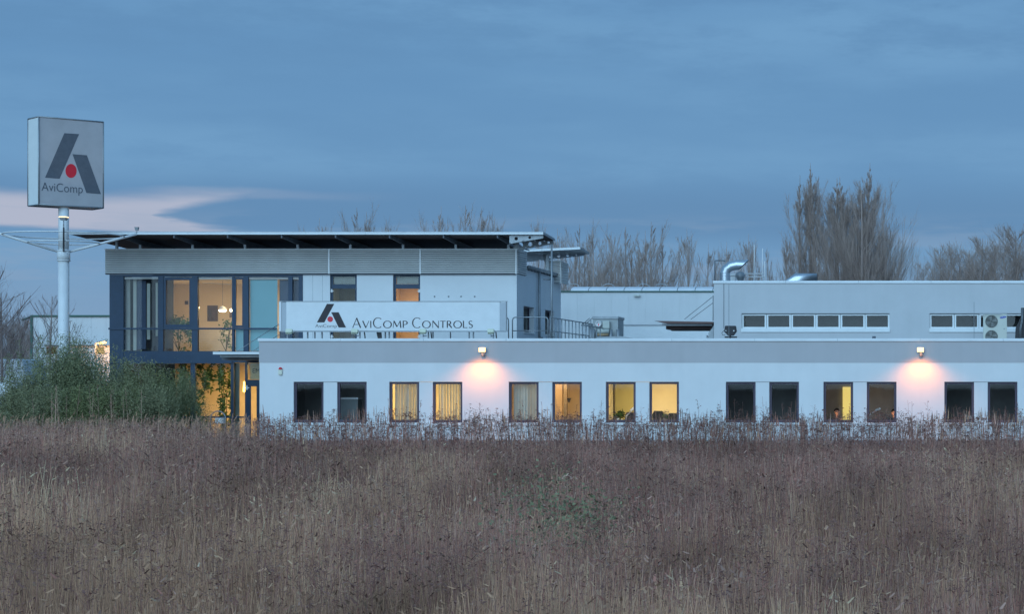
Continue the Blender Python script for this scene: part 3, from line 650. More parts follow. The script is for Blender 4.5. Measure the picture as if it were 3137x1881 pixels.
m_ = MB(); m_.box(X(336, YU), YU - .08, Z(1110, YU) - .05, X(712, YU), YU - .022, Z(1108, YU) + .03); m_.build('transom', blue_frame, t)
mull_up = [(485, 500.5), (588, 606), (711, 717), (746, 761), (883, 896), (915, 928)]
for a, b in mull_up: m_ = MB(); m_.box(X(a, YU), YU - .018, zs1 + .002, X(b, YU), YU + .15, zt - .002); m_.build('mullion', blue_frame, t)
panes_up = [(379, 485), (500.5, 588), (606, 711), (717, 746), (761, 883), (896, 915)]
for a, b in panes_up:
    g = MB(); g.add([P(a, 1076, YU + .05), P(b, 1076, YU + .05), P(b, 848, YU + .05), P(a, 848, YU + .05)], [(0, 1, 2, 3)]); g.build('pane', G2, t)
def sash(a, b, y0, y1, wpx=8):
    m_ = MB(); Yq = YU - .0
    m_.pb(a, y0, a + wpx, y1, Yq, .045); m_.pb(b - wpx, y0, b, y1, Yq, .045); m_.pb(a + wpx, y0, b - wpx, y0 + wpx, Yq, .045); m_.pb(a + wpx, y1 - wpx * 1.2, b - wpx, y1, Yq, .045)
    m_.build('sash', blue_frame, t)
sash(501, 588, 850, 1004); sash(717, 748, 850, 1004, 6)
m_ = MB(); m_.box(X(379, YU), YU + .06, Z(855, YU), X(915, YU), YU + .12, Z(849, YU)); m_.build('blind_rail', mat('blind_rail', (.45, .42, .38), .6), t)
# ground floor glazing
mull_lo = [(584, 598), (707, 716), (751, 757)]
for a, b in mull_lo: m_ = MB(); m_.box(X(a, YU), YU - .016, .02, X(b, YU), YU + .15, zs0 - .002); m_.build('mullion', blue_frame, t)
for a, b in [(379, 584), (598, 707), (716, 751), (757, 800)]:
    g = MB(); g.add([P(a, 1370, YU + .05), P(b, 1370, YU + .05), P(b, 1112, YU + .05), P(a, 1112, YU + .05)], [(0, 1, 2, 3)]); g.build('pane', G, t)
m_ = MB(); m_.box(X(379, YU), YU + .0, Z(1281, YU), X(751, YU), YU + .045, Z(1276, YU)); m_.build('transom', blue_frame, t)
m_ = MB(); m_.box(X(379, YU), YU + .0, .02, X(900, YU), YU + .045, .14); m_.build('transom', blue_frame, t)
d_ = MB(); Yd = YU - .03
d_.pb(752, 1164, 768, 1372, Yd, .06); d_.pb(768, 1164, 900, 1184, Yd, .06); d_.pb(786, 1184, 795, 1372, Yd, .06); door = d_.build('door', blue_frame, t)
g = MB(); g.add([P(768, 1372, YU), P(786, 1372, YU), P(786, 1184, YU), P(768, 1184, YU)], [(0, 1, 2, 3)]); g.build('pane', G, door)
q = MB(); c = P(757, 1188, Yd); q.box(c.x - .03, Yd - .05, c.z - .09, c.x + .03, Yd - .002, c.z + .09); q.box(c.x - .07, Yd - .045, c.z - .03, c.x + .09, Yd - .005, c.z + .02); q.build('hinge', white_paint, door)
# interior shell: lower hall and upper floor
XI0, XI1 = X(381, YU), XG + .6
XP = X(498, YU)                  # partition: dark room left, lit room right
YBK = 89.5
def quad(mb, a, b, c, d): return mb.add([a, b, c, d], [(0, 1, 2, 3)])
m_ = MB(); quad(m_, (XI0, YU + 1.3, zs1), (XI0, YBK, zs1), (XI0, YBK, 6.6), (XI0, YU + 1.3, 6.6)); quad(m_, (XI0, YBK, zs1), (XI1, YBK, zs1), (XI1, YBK, 6.75), (XI0, YBK, 6.75)); quad(m_, (XI1, YU + .3, zs1), (XI1, YBK, zs1), (XI1, YBK, 6.75), (XI1, YU + .3, 6.75))
quad(m_, (XP, YU + .3, 6.6), (XI1, YU + .3, 6.6), (XI1, YBK, 6.6), (XP, YBK, 6.6)); quad(m_, (XI0, YU + 1.25, 6.6), (XP, YU + 1.25, 6.6), (XP, YBK, 6.6), (XI0, YBK, 6.6)); m_.build('room_wall', mat('warm_grey_plaster', (.62, .50, .34), .9, var=.04, scale=1), t)
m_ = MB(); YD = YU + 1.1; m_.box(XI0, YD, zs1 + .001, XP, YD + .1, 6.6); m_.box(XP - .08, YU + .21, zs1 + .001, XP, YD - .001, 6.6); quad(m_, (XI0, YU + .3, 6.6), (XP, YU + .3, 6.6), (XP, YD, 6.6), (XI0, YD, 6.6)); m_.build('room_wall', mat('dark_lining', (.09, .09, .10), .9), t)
m_ = MB(); m_.box(XI0, YU + .21, zs0, XI1, YBK + .1, zs1 - .01); m_.build('floor_slab', mat('slab', (.4, .38, .34), .8), t)
m_ = MB(); quad(m_, (XI0, YBK, 0.03), (X(830, YBK), YBK, 0.03), (X(830, YBK), YBK, zs0), (XI0, YBK, zs0)); quad(m_, (X(830, YU), YU + .3, 0.03), (X(830, YU), YBK, 0.03), (X(830, YU), YBK, zs0), (X(830, YU), YU + .3, zs0)); m_.build('room_wall', tan_wall, t)
m_ = MB(); quad(m_, (XI0, YU + .2, .03), (XI1, YU + .2, .03), (XI1, YBK, .03), (XI0, YBK, .03)); m_.build('room_floor', mat('stone_floor', (.35, .30, .24), .5), t)
# lined wainscot boards seen through the lower upstairs panes
wains = mat('beige_board', (.52, .44, .32), .8)
for k in range(9):
    m_ = MB(); a = zs1 + .02 + k * .10; m_.box(X(607, 87.5), 87.5, a, X(715, 87.5), 87.53, a + .085); m_.build('board', wains, t)
light('upper_room_lamp', 'AREA', ((XP + XI1) / 2 - .3, YU + 3.0, 6.5), 62, (1, .74, .38), t, 1.5)
light('lower_hall_lamp', 'AREA', (X(640, YU), YU + 2.6, zs0 - .08), 115, (1, .70, .30), t, 1.8)
light('entrance_lamp', 'AREA', (X(770, YU), YU + 1.6, zs0 - .08), 60, (1, .74, .30), t, .6)
# teal roller blind and pale strip curtains
tb = mat('teal_blind', (.24, .46, .46), .9, var=.05, scale=1)
m_ = MB(); m_.box(X(762, YU), YU + .16, zs1 + .01, X(846, YU), YU + .165, zt - .1); o = m_.build('roller_blind', tb); tag(o, 'wide teal roller blind drawn behind the upper glazing left of the sign', 'blind')
m_ = MB(); m_.box(X(718, YU), YU + .16, zs1 + .01, X(745, YU), YU + .165, Z(1008, YU)); tag(m_.build('roller_blind', tb), 'short teal blind covering the low narrow pane of the upper glazing', 'blind')
cur = mat('pale_curtain', (.55, .55, .47), .9, var=.06); dk = mat('dark_curtain', (.07, .09, .13), .9)
for (a, b, y0, y1, m0, lb) in [(384, 399, 852, 1074, cur, 'widest pale strip curtain next to the blue corner panel'), (408, 418, 855, 1074, cur, 'second pale strip curtain from the blue corner panel'), (450, 460, 868, 1040, cur, 'third pale strip curtain, hanging in the middle of the left pane'), (477, 483, 866, 1030, cur, 'narrowest pale strip curtain, at the right edge of the left pane'), (420, 447, 860, 1070, dk, 'dark wide curtain between pale strips in the left pane')]:
    m_ = MB(); Yc = YU + .35; n = 6
    xs = np.linspace(X(a, Yc), X(b, Yc), n + 1); vs = []
    for i, xx in enumerate(xs): vs += [(xx, Yc + .02 * (i % 2), Z(y1, Yc)), (xx, Yc + .02 * (i % 2), Z(y0, Yc))]
    m_.add(vs, [(2 * i, 2 * i + 2, 2 * i + 3, 2 * i + 1) for i in range(n)]); tag(m_.build('curtain', m0), lb, 'curtain', 'strip curtains in the left upper pane')
m_ = MB(); m_.box(X(849, YU), YU + .3, zs1 + .01, X(914, YU), YU + .32, zt - .1); tag(m_.build('added_dark_sheet', dk), 'dark sheet added to darken the upper glazing right of the teal blind', 'screen')  # sheet added behind these panes only to make the glass look darker
# entrance curtain (grey green drape)
m_ = MB(); Yc = YU + .3; n = 10; xs = np.linspace(X(718, Yc), X(734, Yc), n + 1); vs = []
for i, xx in enumerate(xs): vs += [(xx, Yc + .04 * (i % 2), .05), (xx, Yc + .04 * (i % 2), zs0 - .02)]
m_.add(vs, [(2 * i, 2 * i + 2, 2 * i + 3, 2 * i + 1) for i in range(n)]); tag(m_.build('curtain', mat('grey_drape', (.40, .43, .38), .9)), 'long grey drape left of the entrance door', 'curtain')
# lit strip beside door
m_ = MB(); m_.lathe(P(748, 1200, YU + .5), [(0, -.02), (.03, -.02), (.05, .0), (.03, .4), (0, .42)], 10); tag(m_.build('wall_light', emitter('yellow_uplight', (1, .72, .12), 5)), 'tall glowing yellow light beside the entrance door', 'lamp')
# picture frames, pendants
def picture(a, y0, b, y1, Y, label):
    c = P((a + b) / 2, y1, Y); t2 = thing('picture', label, 'picture', c)
    m_ = MB(); m_.pb(a, y0, b, y1, Y, .03); m_.build('frame', mat('picture_frame', (.08, .05, .03), .5), t2)
    m_ = MB(); m_.pb(a + 2.5, y0 + 2.5, b - 2.5, y1 - 2.5, Y - .006, .004); m_.build('print', mat('dull_print', (.07, .04, .03), .7, var=.5, scale=4), t2)
picture(635, 936, 667, 984, YBK - .05, 'dark framed picture on the lit wall under the fascia')
picture(566, 922, 576, 933, YBK - .05, 'small square picture high in the second upper pane')
picture(703, 947, 711, 973, 88, 'narrow dark picture at the right edge of the lit pane')
em = emitter('pendant_glow', (1, .78, .36), 14)
def pendant(px, py, Y, r, label, hat=True):
    c = P(px, py, Y); t2 = thing('pendant_lamp', label, 'pendant lamp', c, 'pendant lamps upstairs')
    m_ = MB(); m_.lathe(c + Vector((0, 0, .02)), [(r, 0), (r * .8, r * .5), (r * .25, r * .9), (0, r)], 16); m_.build('lamp_shade', white_paint if hat else steel_m, t2)
    m_ = MB(); m_.lathe(c + Vector((0, 0, -.05)), [(0, -.02), (r * .7, 0), (r * .9, .05), (r * .8, .08), (0, .09)], 16); m_.build('bulb', em, t2)
    m_ = MB(); m_.tube([c + Vector((0, 0, r)), (c.x, c.y, 6.6)], .008, 5); m_.build('cord', steel_dark, t2)
    light('pendant_light', 'POINT', c - Vector((0, 0, .15)), 9, (1, .72, .36), t2, .08)
pendant(504, 943, 86, .10, 'small glowing pendant lamp behind the wide blue mullion'); pendant(682, 951, 86.5, .17, 'large glowing pendant lamp right of the dark picture'); pendant(607.5, 942, 88, .05, 'tiny lamp shining at the left edge of the lit pane'); pendant(708, 950, 87, .07, 'glowing lamp at the right edge of the lit pane')
m_ = MB(); m_.tube([P(618, 866, 87), P(706, 871, 87)], .02, 6); tag(m_.build('ceiling_rail', white_paint), 'thin white rail under the ceiling of the lit upstairs room', 'rail')
# plants in the atrium
def climber(px0, py0, px1, py1, Y, n, label, seed, size=.13):
    """leafy indoor tree between pixel corners: uneven clumps with gaps"""
    a, b = P(px0, py1, Y), P(px1, py0, Y); t2 = thing('indoor_plant', label, 'plant', (a.x / 2 + b.x / 2, Y, a.z), 'large plants in the glazed hall')
    g = np.random.default_rng(seed); cc = g.uniform(0, 1, (14, 3)); W_, H_ = b.x - a.x, b.z - a.z
    def fn(n):
        k = g.integers(0, 14, n); p = cc[k] + g.normal(0, .085, (n, 3)); return (p - np.array([.5, .5, 0])) * np.array([W_, .9, H_])
    v, q, c = leaf_cloud(n, fn, size, (.05, .10, .03), (.22, .28, .09), .5, 1.9)
    link('foliage', np_mesh('foliage', v, q, c, leafm), t2)
    m_ = MB()
    for k in range(4): m_.tube([(a.x / 2 + b.x / 2, Y, a.z), (a.x + W_ * cc[k][0], Y, a.z + H_ * cc[k][2])], .015, 5)
    m_.build('stem', mat('plant_stem', (.10, .08, .04)), t2)
climber(505, 955, 590, 1076, 85.2, 900, 'bushy green indoor tree behind the second upper pane', 3)
climber(672, 990, 712, 1076, 85.2, 150, 'thin leafy plant at the lower right of the lit upper pane', 4)
climber(505, 1115, 600, 1360, 85.0, 1500, 'tall leafy plant left of the ground floor mullion', 5, .16)
climber(600, 1112, 655, 1200, 85.0, 420, 'hanging leafy branch at the top of the ground floor pane', 6, .16)
climber(596, 1190, 628, 1360, 85.0, 420, 'leafy plant low beside the ground floor mullion', 8, .16)
climber(676, 1112, 708, 1360, 84.8, 1300, 'dense dark climbing plant left of the entrance curtain', 7, .15)
for (px, Yc) in ((560, 88), (470, 88)):
    m_ = MB(); m_.tube([(X(px, Yc), Yc, .03), (X(px, Yc), Yc, zs0 - .01)], .12, 14); m_.build('column', blue_frame, main)
# lettering panel over the door
m_ = MB(); m_.pb(766, 1112, 840, 1163, YU + .16, .02); pan = m_.build('sign_panel', mat('lit_sign_panel', (.75, .58, .34), .8), main)
def text_mesh(body, name, size, m, offset=0.0, sx=1.0, ext=.004, shear=0):
    cu = bpy.data.curves.new(name, 'FONT'); cu.body = body; cu.size = size; cu.extrude = ext; cu.offset = offset; cu.shear = shear
    o = bpy.data.objects.new(name, cu); COL.objects.link(o); dg = bpy.context.evaluated_depsgraph_get()
    me = bpy.data.meshes.new_from_object(o.evaluated_get(dg)); COL.objects.unlink(o); bpy.data.objects.remove(o)
    me.materials.clear(); me.materials.append(m); me.name = name
    return me
def place_text(me, p_left, width, height, n, parent, name, height_of=None):
    """scale text to width (m) and cap height, stand it on plane with normal n"""
    co = np.array([v.co for v in me.vertices]); w0 = co[:, 0].max() - co[:, 0].min(); 
    ux = Vector((-n.y, n.x, 0)).normalized(); 
    for v in me.vertices:
        lx = (v.co.x - co[:, 0].min()) / w0 * width; lz = v.co.y * height; ly = v.co.z
        v.co = p_left + ux * lx + Vector((0, 0, lz)) + n * ly - ORG[parent]
    return link(name, me, parent)
nF = Vector((0, -1, 0))
me = text_mesh('EM', 'lettering', 1, logo_dark, -.004)
place_text(me, P(774, 1143, YU + .155), X(796, YU) - X(774, YU), (Z(1129, YU) - Z(1143, YU)) / .70, nF, main, 'lettering')

# entrance canopy with tie rods
t = thing('entrance_canopy', 'flat white entrance canopy jutting out left of the office wing', 'canopy', P(740, 1090, 80.5))
Yc = 80.2
m_ = MB(); m_.box(X(652, Yc), Yc, Z(1086, Yc), X(830, Yc), YU - .09, Z(1078, Yc)); m_.build('roof_slab', white_paint, t)
m_ = MB(); m_.box(X(674, Yc + .4), Yc + .4, Z(1095, Yc + .4), X(830, Yc), YU - .09, Z(1086.5, Yc)); m_.build('soffit', steel_m, t)
m_ = MB(); m_.box(X(679, Yc + 1), Yc + 1.0, Z(1103, Yc + 1), X(830, Yc + 1), YU - .09, Z(1095.5, Yc + 1)); m_.build('beam', steel_dark, t)
for a, b in (((727, 1076), (857, 992)), ((772, 1078), (860, 1022))):
    m_ = MB(); m_.tube([P(*a, 81), P(*b, 83.8)], .012, 6); m_.build('tie_rod', steel_m, t)
# steel hoop and bin in front of entrance
t = thing('bicycle_stand', 'curved pale steel hoop rising from the weeds before the entrance', 'bicycle stand', (X(668, 79), 79, 0))
for k, yy in enumerate((79, 79.5)):
    pts = [P(646, 1370, yy)] + [Vector((X(668, yy) - .28 * math.cos(R(a)), yy, 1.02 + .26 * math.sin(R(a)))) for a in range(0, 181, 15)] + [P(690, 1370, yy)]
    pts[0].x = X(668, yy) - .28; pts[-1].x = X(668, yy) + .28; pts[0].z = pts[-1].z = 0
    if k == 0: m_ = MB(); m_.tube(pts, .025, 8); m_.build('hoop', steel_m, t)
m_ = MB(); m_.box(X(655, 79), 79.1, .8, X(681, 79), 79.35, 1.02); bevel(m_.build('box', coping_m, t), .03, 2)

# ---------------------------------------------------------------- big flat canopy roof over the tall building
YF = 82.0; zf1, zf0 = Z(711.5, YF), Z(718.5, YF)
can = thing('canopy_roof', 'long flat canopy roof with white edge and dark underside over the tall building', 'roof', (-24, 84, 7.8))
cxl, cxr = X(213, YF), X(1664, YF); xb_r = X(1697, 84.4)
plan = [(cxl, YF), (cxr, YF), (xb_r, 84.4), (XB - .25, 84.6), (XB - .6, 88.4), (cxl, 88.4)]
zback = 7.985
def zc(y): return zf0 + (zback - zf0) * (y - YF) / 6.4
m_ = MB(); n = len(plan); vs = [(x, y, zc(y) + .01) for x, y in plan] + [(x, y, zc(y) + .085) for x, y in plan]
m_.add(vs, [tuple(range(n)), tuple(range(n, 2 * n))] + [(i, (i + 1) % n, n + (i + 1) % n, n + i) for i in range(n)]); m_.build('deck', soffit_m, can)
cut = np.linspace(cxl - .01, cxr + .01, 9)
for a, b in zip(cut[:-1], cut[1:]): m_ = MB(); m_.box(a + .002, YF - .05, zf0, b - .002, YF + .0, zf1); m_.build('edge_strip', coping_m, can)
m_ = MB(); e0, e1 = Vector((cxr, YF, zf0)), Vector((xb_r, 84.4, zc(84.4))); m_.poly([e0 + Vector((.01, 0, 0)), e1 + Vector((.01, 0, 0)), e1 + Vector((.01, 0, .09)), e0 + Vector((.01, 0, .09))], (.03, -.01, 0)); m_.build('edge_strip', steel_m, can)
m_ = MB(); m_.poly([(x, y, zc(y) + .087) for x, y in plan], (0, 0, .03)); m_.build('roof_sheet', steel_m, can)
# curved bracket ribs and short posts
for px in (213 + 162, 539, 703, 868, 1033, 1198, 1363, 1528):
    x = X(px - 3, YF + .2); m_ = MB()
    pts = [(x, YF + .02, zf0 - .0), (x, YF + .02, zf0 - .13), (x, YF + .9, zc(83) - .14), (x, YF + 2.2, zc(84.2) - .20), (x, YF + 3.0, zc(85) - .20), (x, YF + 6.3, zc(88.3) - .02), (x, YF + 6.3, zc(88.3)), (x, YF + 3, zc(85)), (x, YF + 1, zc(83))]
    m_.poly(pts, (.05, 0, 0)); m_.build('rib', steel_dark, can)
    m_ = MB(); xx = x + .02; m_.box(xx - .03, 84.0, zb1 + .001, xx + .06, 84.1, zc(84.0) - .18); m_.build('post', steel_m, can)
m_ = MB(); m_.box(X(353, 84), 84.0, zb1 + .001, X(360, 84), 84.1, zc(84.0)); m_.build('post', steel_m, can)
# tapered steel beam with round cut-outs
def holed_beam(A, B, hA, hB, th, holes, parent, m):
    """vertical web from A (deep) to B (shallow); top edge A->B, holes at fractions"""
    A, B = Vector(A), Vector(B); d = B - A; m_ = MB(); nrm = Vector((-d.y, d.x, 0)).normalized() * th
    edgesf = [0] + [(holes[i][0] + holes[i + 1][0]) / 2 for i in range(len(holes) - 1)] + [1]
    def top(f): return A + d * f
    def bot(f): return A + d * f - Vector((0, 0, hA + (hB - hA) * f))
    n = 20
    for i, (f, r) in enumerate(holes):
        f0, f1 = edgesf[i], edgesf[i + 1]; c = (top(f) + bot(f)) / 2; dn = d.normalized(); loop = []; circ = []
        for k in range(n):
            a = 2 * math.pi * k / n; circ.append(c + (dn * math.cos(a) + Vector((0, 0, 1)) * math.sin(a)) * r)
            ca, sa = math.cos(a), math.sin(a); s_ = 1 / max(abs(ca), abs(sa)); u, v = (ca * s_ + 1) / 2, (sa * s_ + 1) / 2
            ff = f0 + (f1 - f0) * u; loop.append(bot(ff) * (1 - v) + top(ff) * v)
        for sgn in (0, 1):
            o_ = nrm * sgn; m_.add([p + o_ for p in loop] + [p + o_ for p in circ], [(k, (k + 1) % n, n + (k + 1) % n, n + k) for k in range(n)])
        m_.add(circ + [p + nrm for p in circ], [(k, (k + 1) % n, n + (k + 1) % n, n + k) for k in range(n)])
    fl = nrm.normalized() * .05
    m_.poly([bot(0) - fl, bot(1) - fl, bot(1) + fl, bot(0) + fl], (0, 0, -.018))
    return m_.build('beam', m, parent)
holed_beam((XB - .2, 84.3, zc(84.3)), (xb_r, 84.3, zc(84.3)), .40, .13, .02, [(.18, .10), (.42, .085), (.66, .07), (.88, .05)], can, steel_m)
holed_beam((XB + .1, 82.12, zf0), (cxr - .02, 82.12, zf0), .34, .12, .02, [(.2, .07), (.6, .055)], can, steel_m)
# second, smaller wing roof behind
can2 = thing('canopy_roof', 'small wing shaped canopy roof behind the tall building with holed beam', 'roof', (-16.5, 91, 7.6))
A, B = P(1585, 772, 90.5), P(1778, 763, 90.5); C2 = P(1806, 779, 93.2); D2 = Vector((A.x, 93.2, C2.z - (B.z - A.z)))
m_ = MB(); up = Vector((0, 0, .09)); m_.add([A, B, C2, D2, A + up, B + up, C2 + up, D2 + up], [(0, 1, 2, 3), (4, 5, 6, 7), (1, 2, 6, 5), (2, 3, 7, 6), (3, 0, 4, 7), (0, 1, 5, 4)]); m_.build('deck', steel_m, can2)
m_ = MB(); m_.poly([A - Vector((0, .04, .01)), B - Vector((0, .04, .01)), B + up - Vector((0, .04, 0)), A + up - Vector((0, .04, 0))], (0, .035, 0)); m_.build('edge_strip', coping_m, can2)
holed_beam(P(1600, 778, 91.2), C2 + Vector((-.1, -.6, 0)), .36, .08, .02, [(.1, .0001), (.45, .085), (.58, .075), (.72, .06), (.86, .045)], can2, steel_m)
m_ = MB(); m_.box(X(1671, 91.5), 91.6, zr1 - .6, X(1680, 91.5), 91.72, Z(778, 91.5)); m_.build('post', steel_m, can2)

# ================================================================== roof sign
YS = 77.0
sg = thing('roof_sign', 'long white company sign with dark letters standing on the low roof', 'sign', (X(1205, YS), YS, 3.75))
m_ = MB(); m_.box(X(877, YS), YS, Z(1013, YS), X(1531, YS), YS + .14, Z(924.5, YS)); m_.build('panel', white_paint, sg)
gm_ = mat('perforated_grey', (.50, .52, .55), .7, var=.05)
m_ = MB(); m_.box(X(862, YS), YS + .01, Z(1013, YS), X(877, YS) - .002, YS + .13, Z(926, YS)); m_.build('end_panel', gm_, sg)
m_ = MB(); m_.box(X(1531, YS) + .002, YS + .01, Z(1013, YS), X(1549, YS), YS + .13, Z(927, YS)); m_.build('end_panel', gm_, sg)
m_ = MB(); m_.box(X(855, YS), YS - .02, Z(1015, YS), X(862, YS) - .002, YS + .15, Z(922, YS)); m_.build('frame', white_paint, sg)
m_ = MB(); m_.box(X(855, YS), YS - .02, Z(924, YS), X(1553, YS), YS + .16, Z(922.5, YS)); m_.box(X(1549, YS) + .002, YS, Z(1013, YS), X(1551.5, YS), YS + .12, Z(924.2, YS)); m_.build('frame', steel_m, sg)
m_ = MB(); m_.box(X(862.5, YS), YS - .02, Z(1017, YS), X(1557, YS), YS + .10, Z(1013.2, YS)); m_.build('bottom_rail', steel_m, sg)
p0 = Vector((0, YS, 0)); lift = .006
def decal(pts, name, m, parent, p0, n, lift=.006, th=.004):
    m_ = MB(); m_.poly([face_pt(a, b, p0, n, lift) for a, b in pts], n * -th); return m_.build(name, m, parent)
def disc(cx, cy, rx, ry, k=28): return [(cx + rx * math.cos(2 * math.pi * i / k), cy + ry * math.sin(2 * math.pi * i / k)) for i in range(k)]
decal([(1001.6, 931), (1024, 931), (993.5, 987.8), (971, 987.8)], 'logo_bar', logo_dark, sg, p0, nF)
decal([(1014.9, 956.8), (1037.5, 956.8), (1060, 1003.4), (1037.5, 1003.4)], 'logo_bar', logo_dark, sg, p0, nF)
decal(disc(1011.6, 978, 8.6, 8.6), 'logo_dot', red_m, sg, p0, nF)
me = text_mesh('AviComp', 'lettering', 1, logo_dark, -.014)
place_text(me, face_pt(966, 1003.4, p0, nF, .004), X(1032, YS) - X(966, YS), (Z(993.3, YS) - Z(1003.4, YS)) / .70, nF, sg, 'lettering')
# big small-caps letters drawn with thin and thick strokes
def stroke(pts, w0, w1=None):      # returns quads in pixel space along a polyline
    w1 = w0 if w1 is None else w1; out = []; k = len(pts)
    for i in range(k - 1):
        (xa, ya), (xb, yb) = pts[i], pts[i + 1]; l = math.hypot(xb - xa, yb - ya); nx, ny = -(yb - ya) / l, (xb - xa) / l
        wa, wb_ = w0 + (w1 - w0) * i / (k - 1), w0 + (w1 - w0) * (i + 1) / (k - 1)
        out.append([(xa - nx * wa / 2, ya - ny * wa / 2), (xb - nx * wb_ / 2, yb - ny * wb_ / 2), (xb + nx * wb_ / 2, yb + ny * wb_ / 2), (xa + nx * wa / 2, ya + ny * wa / 2)])
    return out
def arc(cx, cy, rx, ry, a0, a1, thin=1.5, thick=3.6, k=26):
    out = []
    for i in range(k):
        t0, t1 = [R(a0 + (a1 - a0) * (i + q) / k) for q in (0, 1)]
        def w_(t): return thin + (thick - thin) * abs(math.cos(t)) ** 1.5
        def pt(t, s): return (cx + (rx + s * w_(t) / 2) * math.cos(t), cy - (ry + s * w_(t) / 2) * math.sin(t))
        out.append([pt(t0, -1), pt(t1, -1), pt(t1, 1), pt(t0, 1)])
    return out
def glyph(ch, x0, x1, y0, y1):
    w_, h_ = x1 - x0, y1 - y0; tn, tk = 1.7, 3.6
    if h_ > 26: tk = 3.9
    f = lambda u, v: (x0 + u * w_, y0 + v * h_)
    if ch == 'A': return stroke([f(.5, 0), f(0.03, 1)], tn, tn + .5) + stroke([f(.48, 0), f(.95, 1)], tk, tk) + stroke([f(.2, .66), f(.77, .66)], tn)
    if ch == 'V': return stroke([f(.06, 0), f(.52, 1)], tk, tk) + stroke([f(.97, 0), f(.52, 1)], tn)
    if ch == 'I': return stroke([f(.5, 0), f(.5, 1)], 3.2)
    if ch == 'C': return arc(x0 + w_ * .56, (y0 + y1) / 2, w_ * .53, h_ * .48, 48, 312)
    if ch == 'O': return arc((x0 + x1) / 2, (y0 + y1) / 2, w_ * .47, h_ * .48, 0, 360, k=36)
    if ch == 'M': return stroke([f(.12, 0), f(.04, 1)], tn) + stroke([f(.12, 0), f(.5, .85)], tk) + stroke([f(.88, 0), f(.5, .85)], tn) + stroke([f(.88, 0), f(.96, 1)], tk)
    if ch == 'N': return stroke([f(.08, 0), f(.08, 1)], tn) + stroke([f(.08, 0), f(.94, 1)], tk) + stroke([f(.94, 0), f(.94, 1)], tn)
    if ch == 'T': return stroke([f(0, .04), f(1, .04)], tn) + stroke([f(.5, .04), f(.5, 1)], 3.3)
    if ch == 'L': return stroke([f(.1, 0), f(.1, 1)], 3.3) + stroke([f(.1, .97), f(1, .97)], tn)
    if ch == 'P': return stroke([f(.1, 0), f(.1, 1)], 3.3) + arc(x0 + w_ * .3, y0 + h_ * .28, w_ * .6, h_ * .26, -90, 90) + stroke([f(.1, .03), f(.32, .03)], tn) + stroke([f(.1, .54), f(.32, .54)], tn)
    if ch == 'R': return stroke([f(.1, 0), f(.1, 1)], 3.3) + arc(x0 + w_ * .3, y0 + h_ * .26, w_ * .45, h_ * .24, -90, 90) + stroke([f(.1, .03), f(.32, .03)], tn) + stroke([f(.1, .5), f(.35, .5)], tn) + stroke([f(.4, .5), f(.97, 1)], tk)
    if ch == 'S': return arc(x0 + w_ * .52, y0 + h_ * .26, w_ * .36, h_ * .24, 40, 220, 1.6, 2.6) + stroke([f(.2, .40), f(.82, .62)], 3.2) + arc(x0 + w_ * .48, y0 + h_ * .74, w_ * .40, h_ * .24, 40, -140, 1.6, 2.8)
LET = [('A', 1079.7, 1106, 974), ('V', 1110, 1131, 983), ('I', 1134, 1138, 983), ('C', 1143.5, 1170, 973), ('O', 1174.5, 1199.6, 983), ('M', 1203.6, 1229, 983), ('P', 1234, 1249, 983),
       ('C', 1263.4, 1289.5, 973), ('O', 1294, 1319, 983), ('N', 1324, 1345, 983), ('T', 1348, 1365.5, 983), ('R', 1369, 1384.5, 983), ('O', 1389.5, 1414.5, 983), ('L', 1418.5, 1432, 983), ('S', 1434.5, 1449, 983)]
for ch, a, b, y0 in LET:
    m_ = MB()
    for q_ in glyph(ch, a, b, y0, 1004.5 + (.8 if ch in 'CO' else 0)): m_.add([face_pt(u, v, p0, nF, .006) for u, v in q_], [(0, 1, 2, 3)])
    m_.build('letter', logo_dark, sg)
# supports, floodlights
for a in (880, 942, 964, 986, 1078, 1102, 1180, 1192, 1312, 1326, 1437, 1450, 1511):
    m_ = MB(); m_.box(X(a - 1.8, YS + .5), YS + .5, 3.76, X(a + 1.8, YS + .5), YS + .55, Z(1013, YS)); m_.build('post', steel_m, sg)
for a, b in ((1116, 1120), (1320, 1324), (1519, 1522)):
    m_ = MB(); m_.tube([P(a, 1014, YS + .18), P(b, 1050, YS + .3)], .022, 6); m_.build('brace', black_m, sg)
m_ = MB(); m_.poly([P(1153, 1018, YS + .2), P(1168, 1018, YS + .2), P(1170, 1050, YS + .2), P(1160, 1050, YS + .2)], (0, .05, 0)); m_.build('gusset', black_m, sg)
fl_m = mat('yellowish_fitting', (.70, .72, .56), .5, var=.1)
for a, lb in ((886, 'leftmost cream floodlight under the long roof sign'), (1087, 'cream floodlight under the first letter A of the roof sign'), (1296, 'cream floodlight under the word on the right of the roof sign'), (1504, 'rightmost cream floodlight under the long roof sign')):
    t2 = thing('floodlight', lb, 'floodlight', P(a, 1030, YS - .5), 'unlit floodlights under the roof sign')
    c = P(a, 1014, YS - .5); x, y, z = c
    m_ = MB(); m_.poly([(x - .12, y - .06, z + .08), (x - .12, y + .10, z + .02), (x - .12, y + .06, z - .09), (x - .12, y - .08, z - .05)], (.24, 0, 0)); bevel(m_.build('housing', fl_m, t2), .012, 2)
    m_ = MB()
    for k in range(5): m_.box(x - .10 + k * .045, y - .09, z - .12, x - .085 + k * .045, y + .04, z - .05)
    m_.build('cooling_fins', fl_m, t2)
    m_ = MB(); m_.tube([(x, y, z - .06), (x, y + .02, z - .22)], .018, 6); m_.tube([(x, y + .02, z - .2), (x, YS + .02, z - .16)], .015, 6); m_.build('bracket', steel_m, t2)

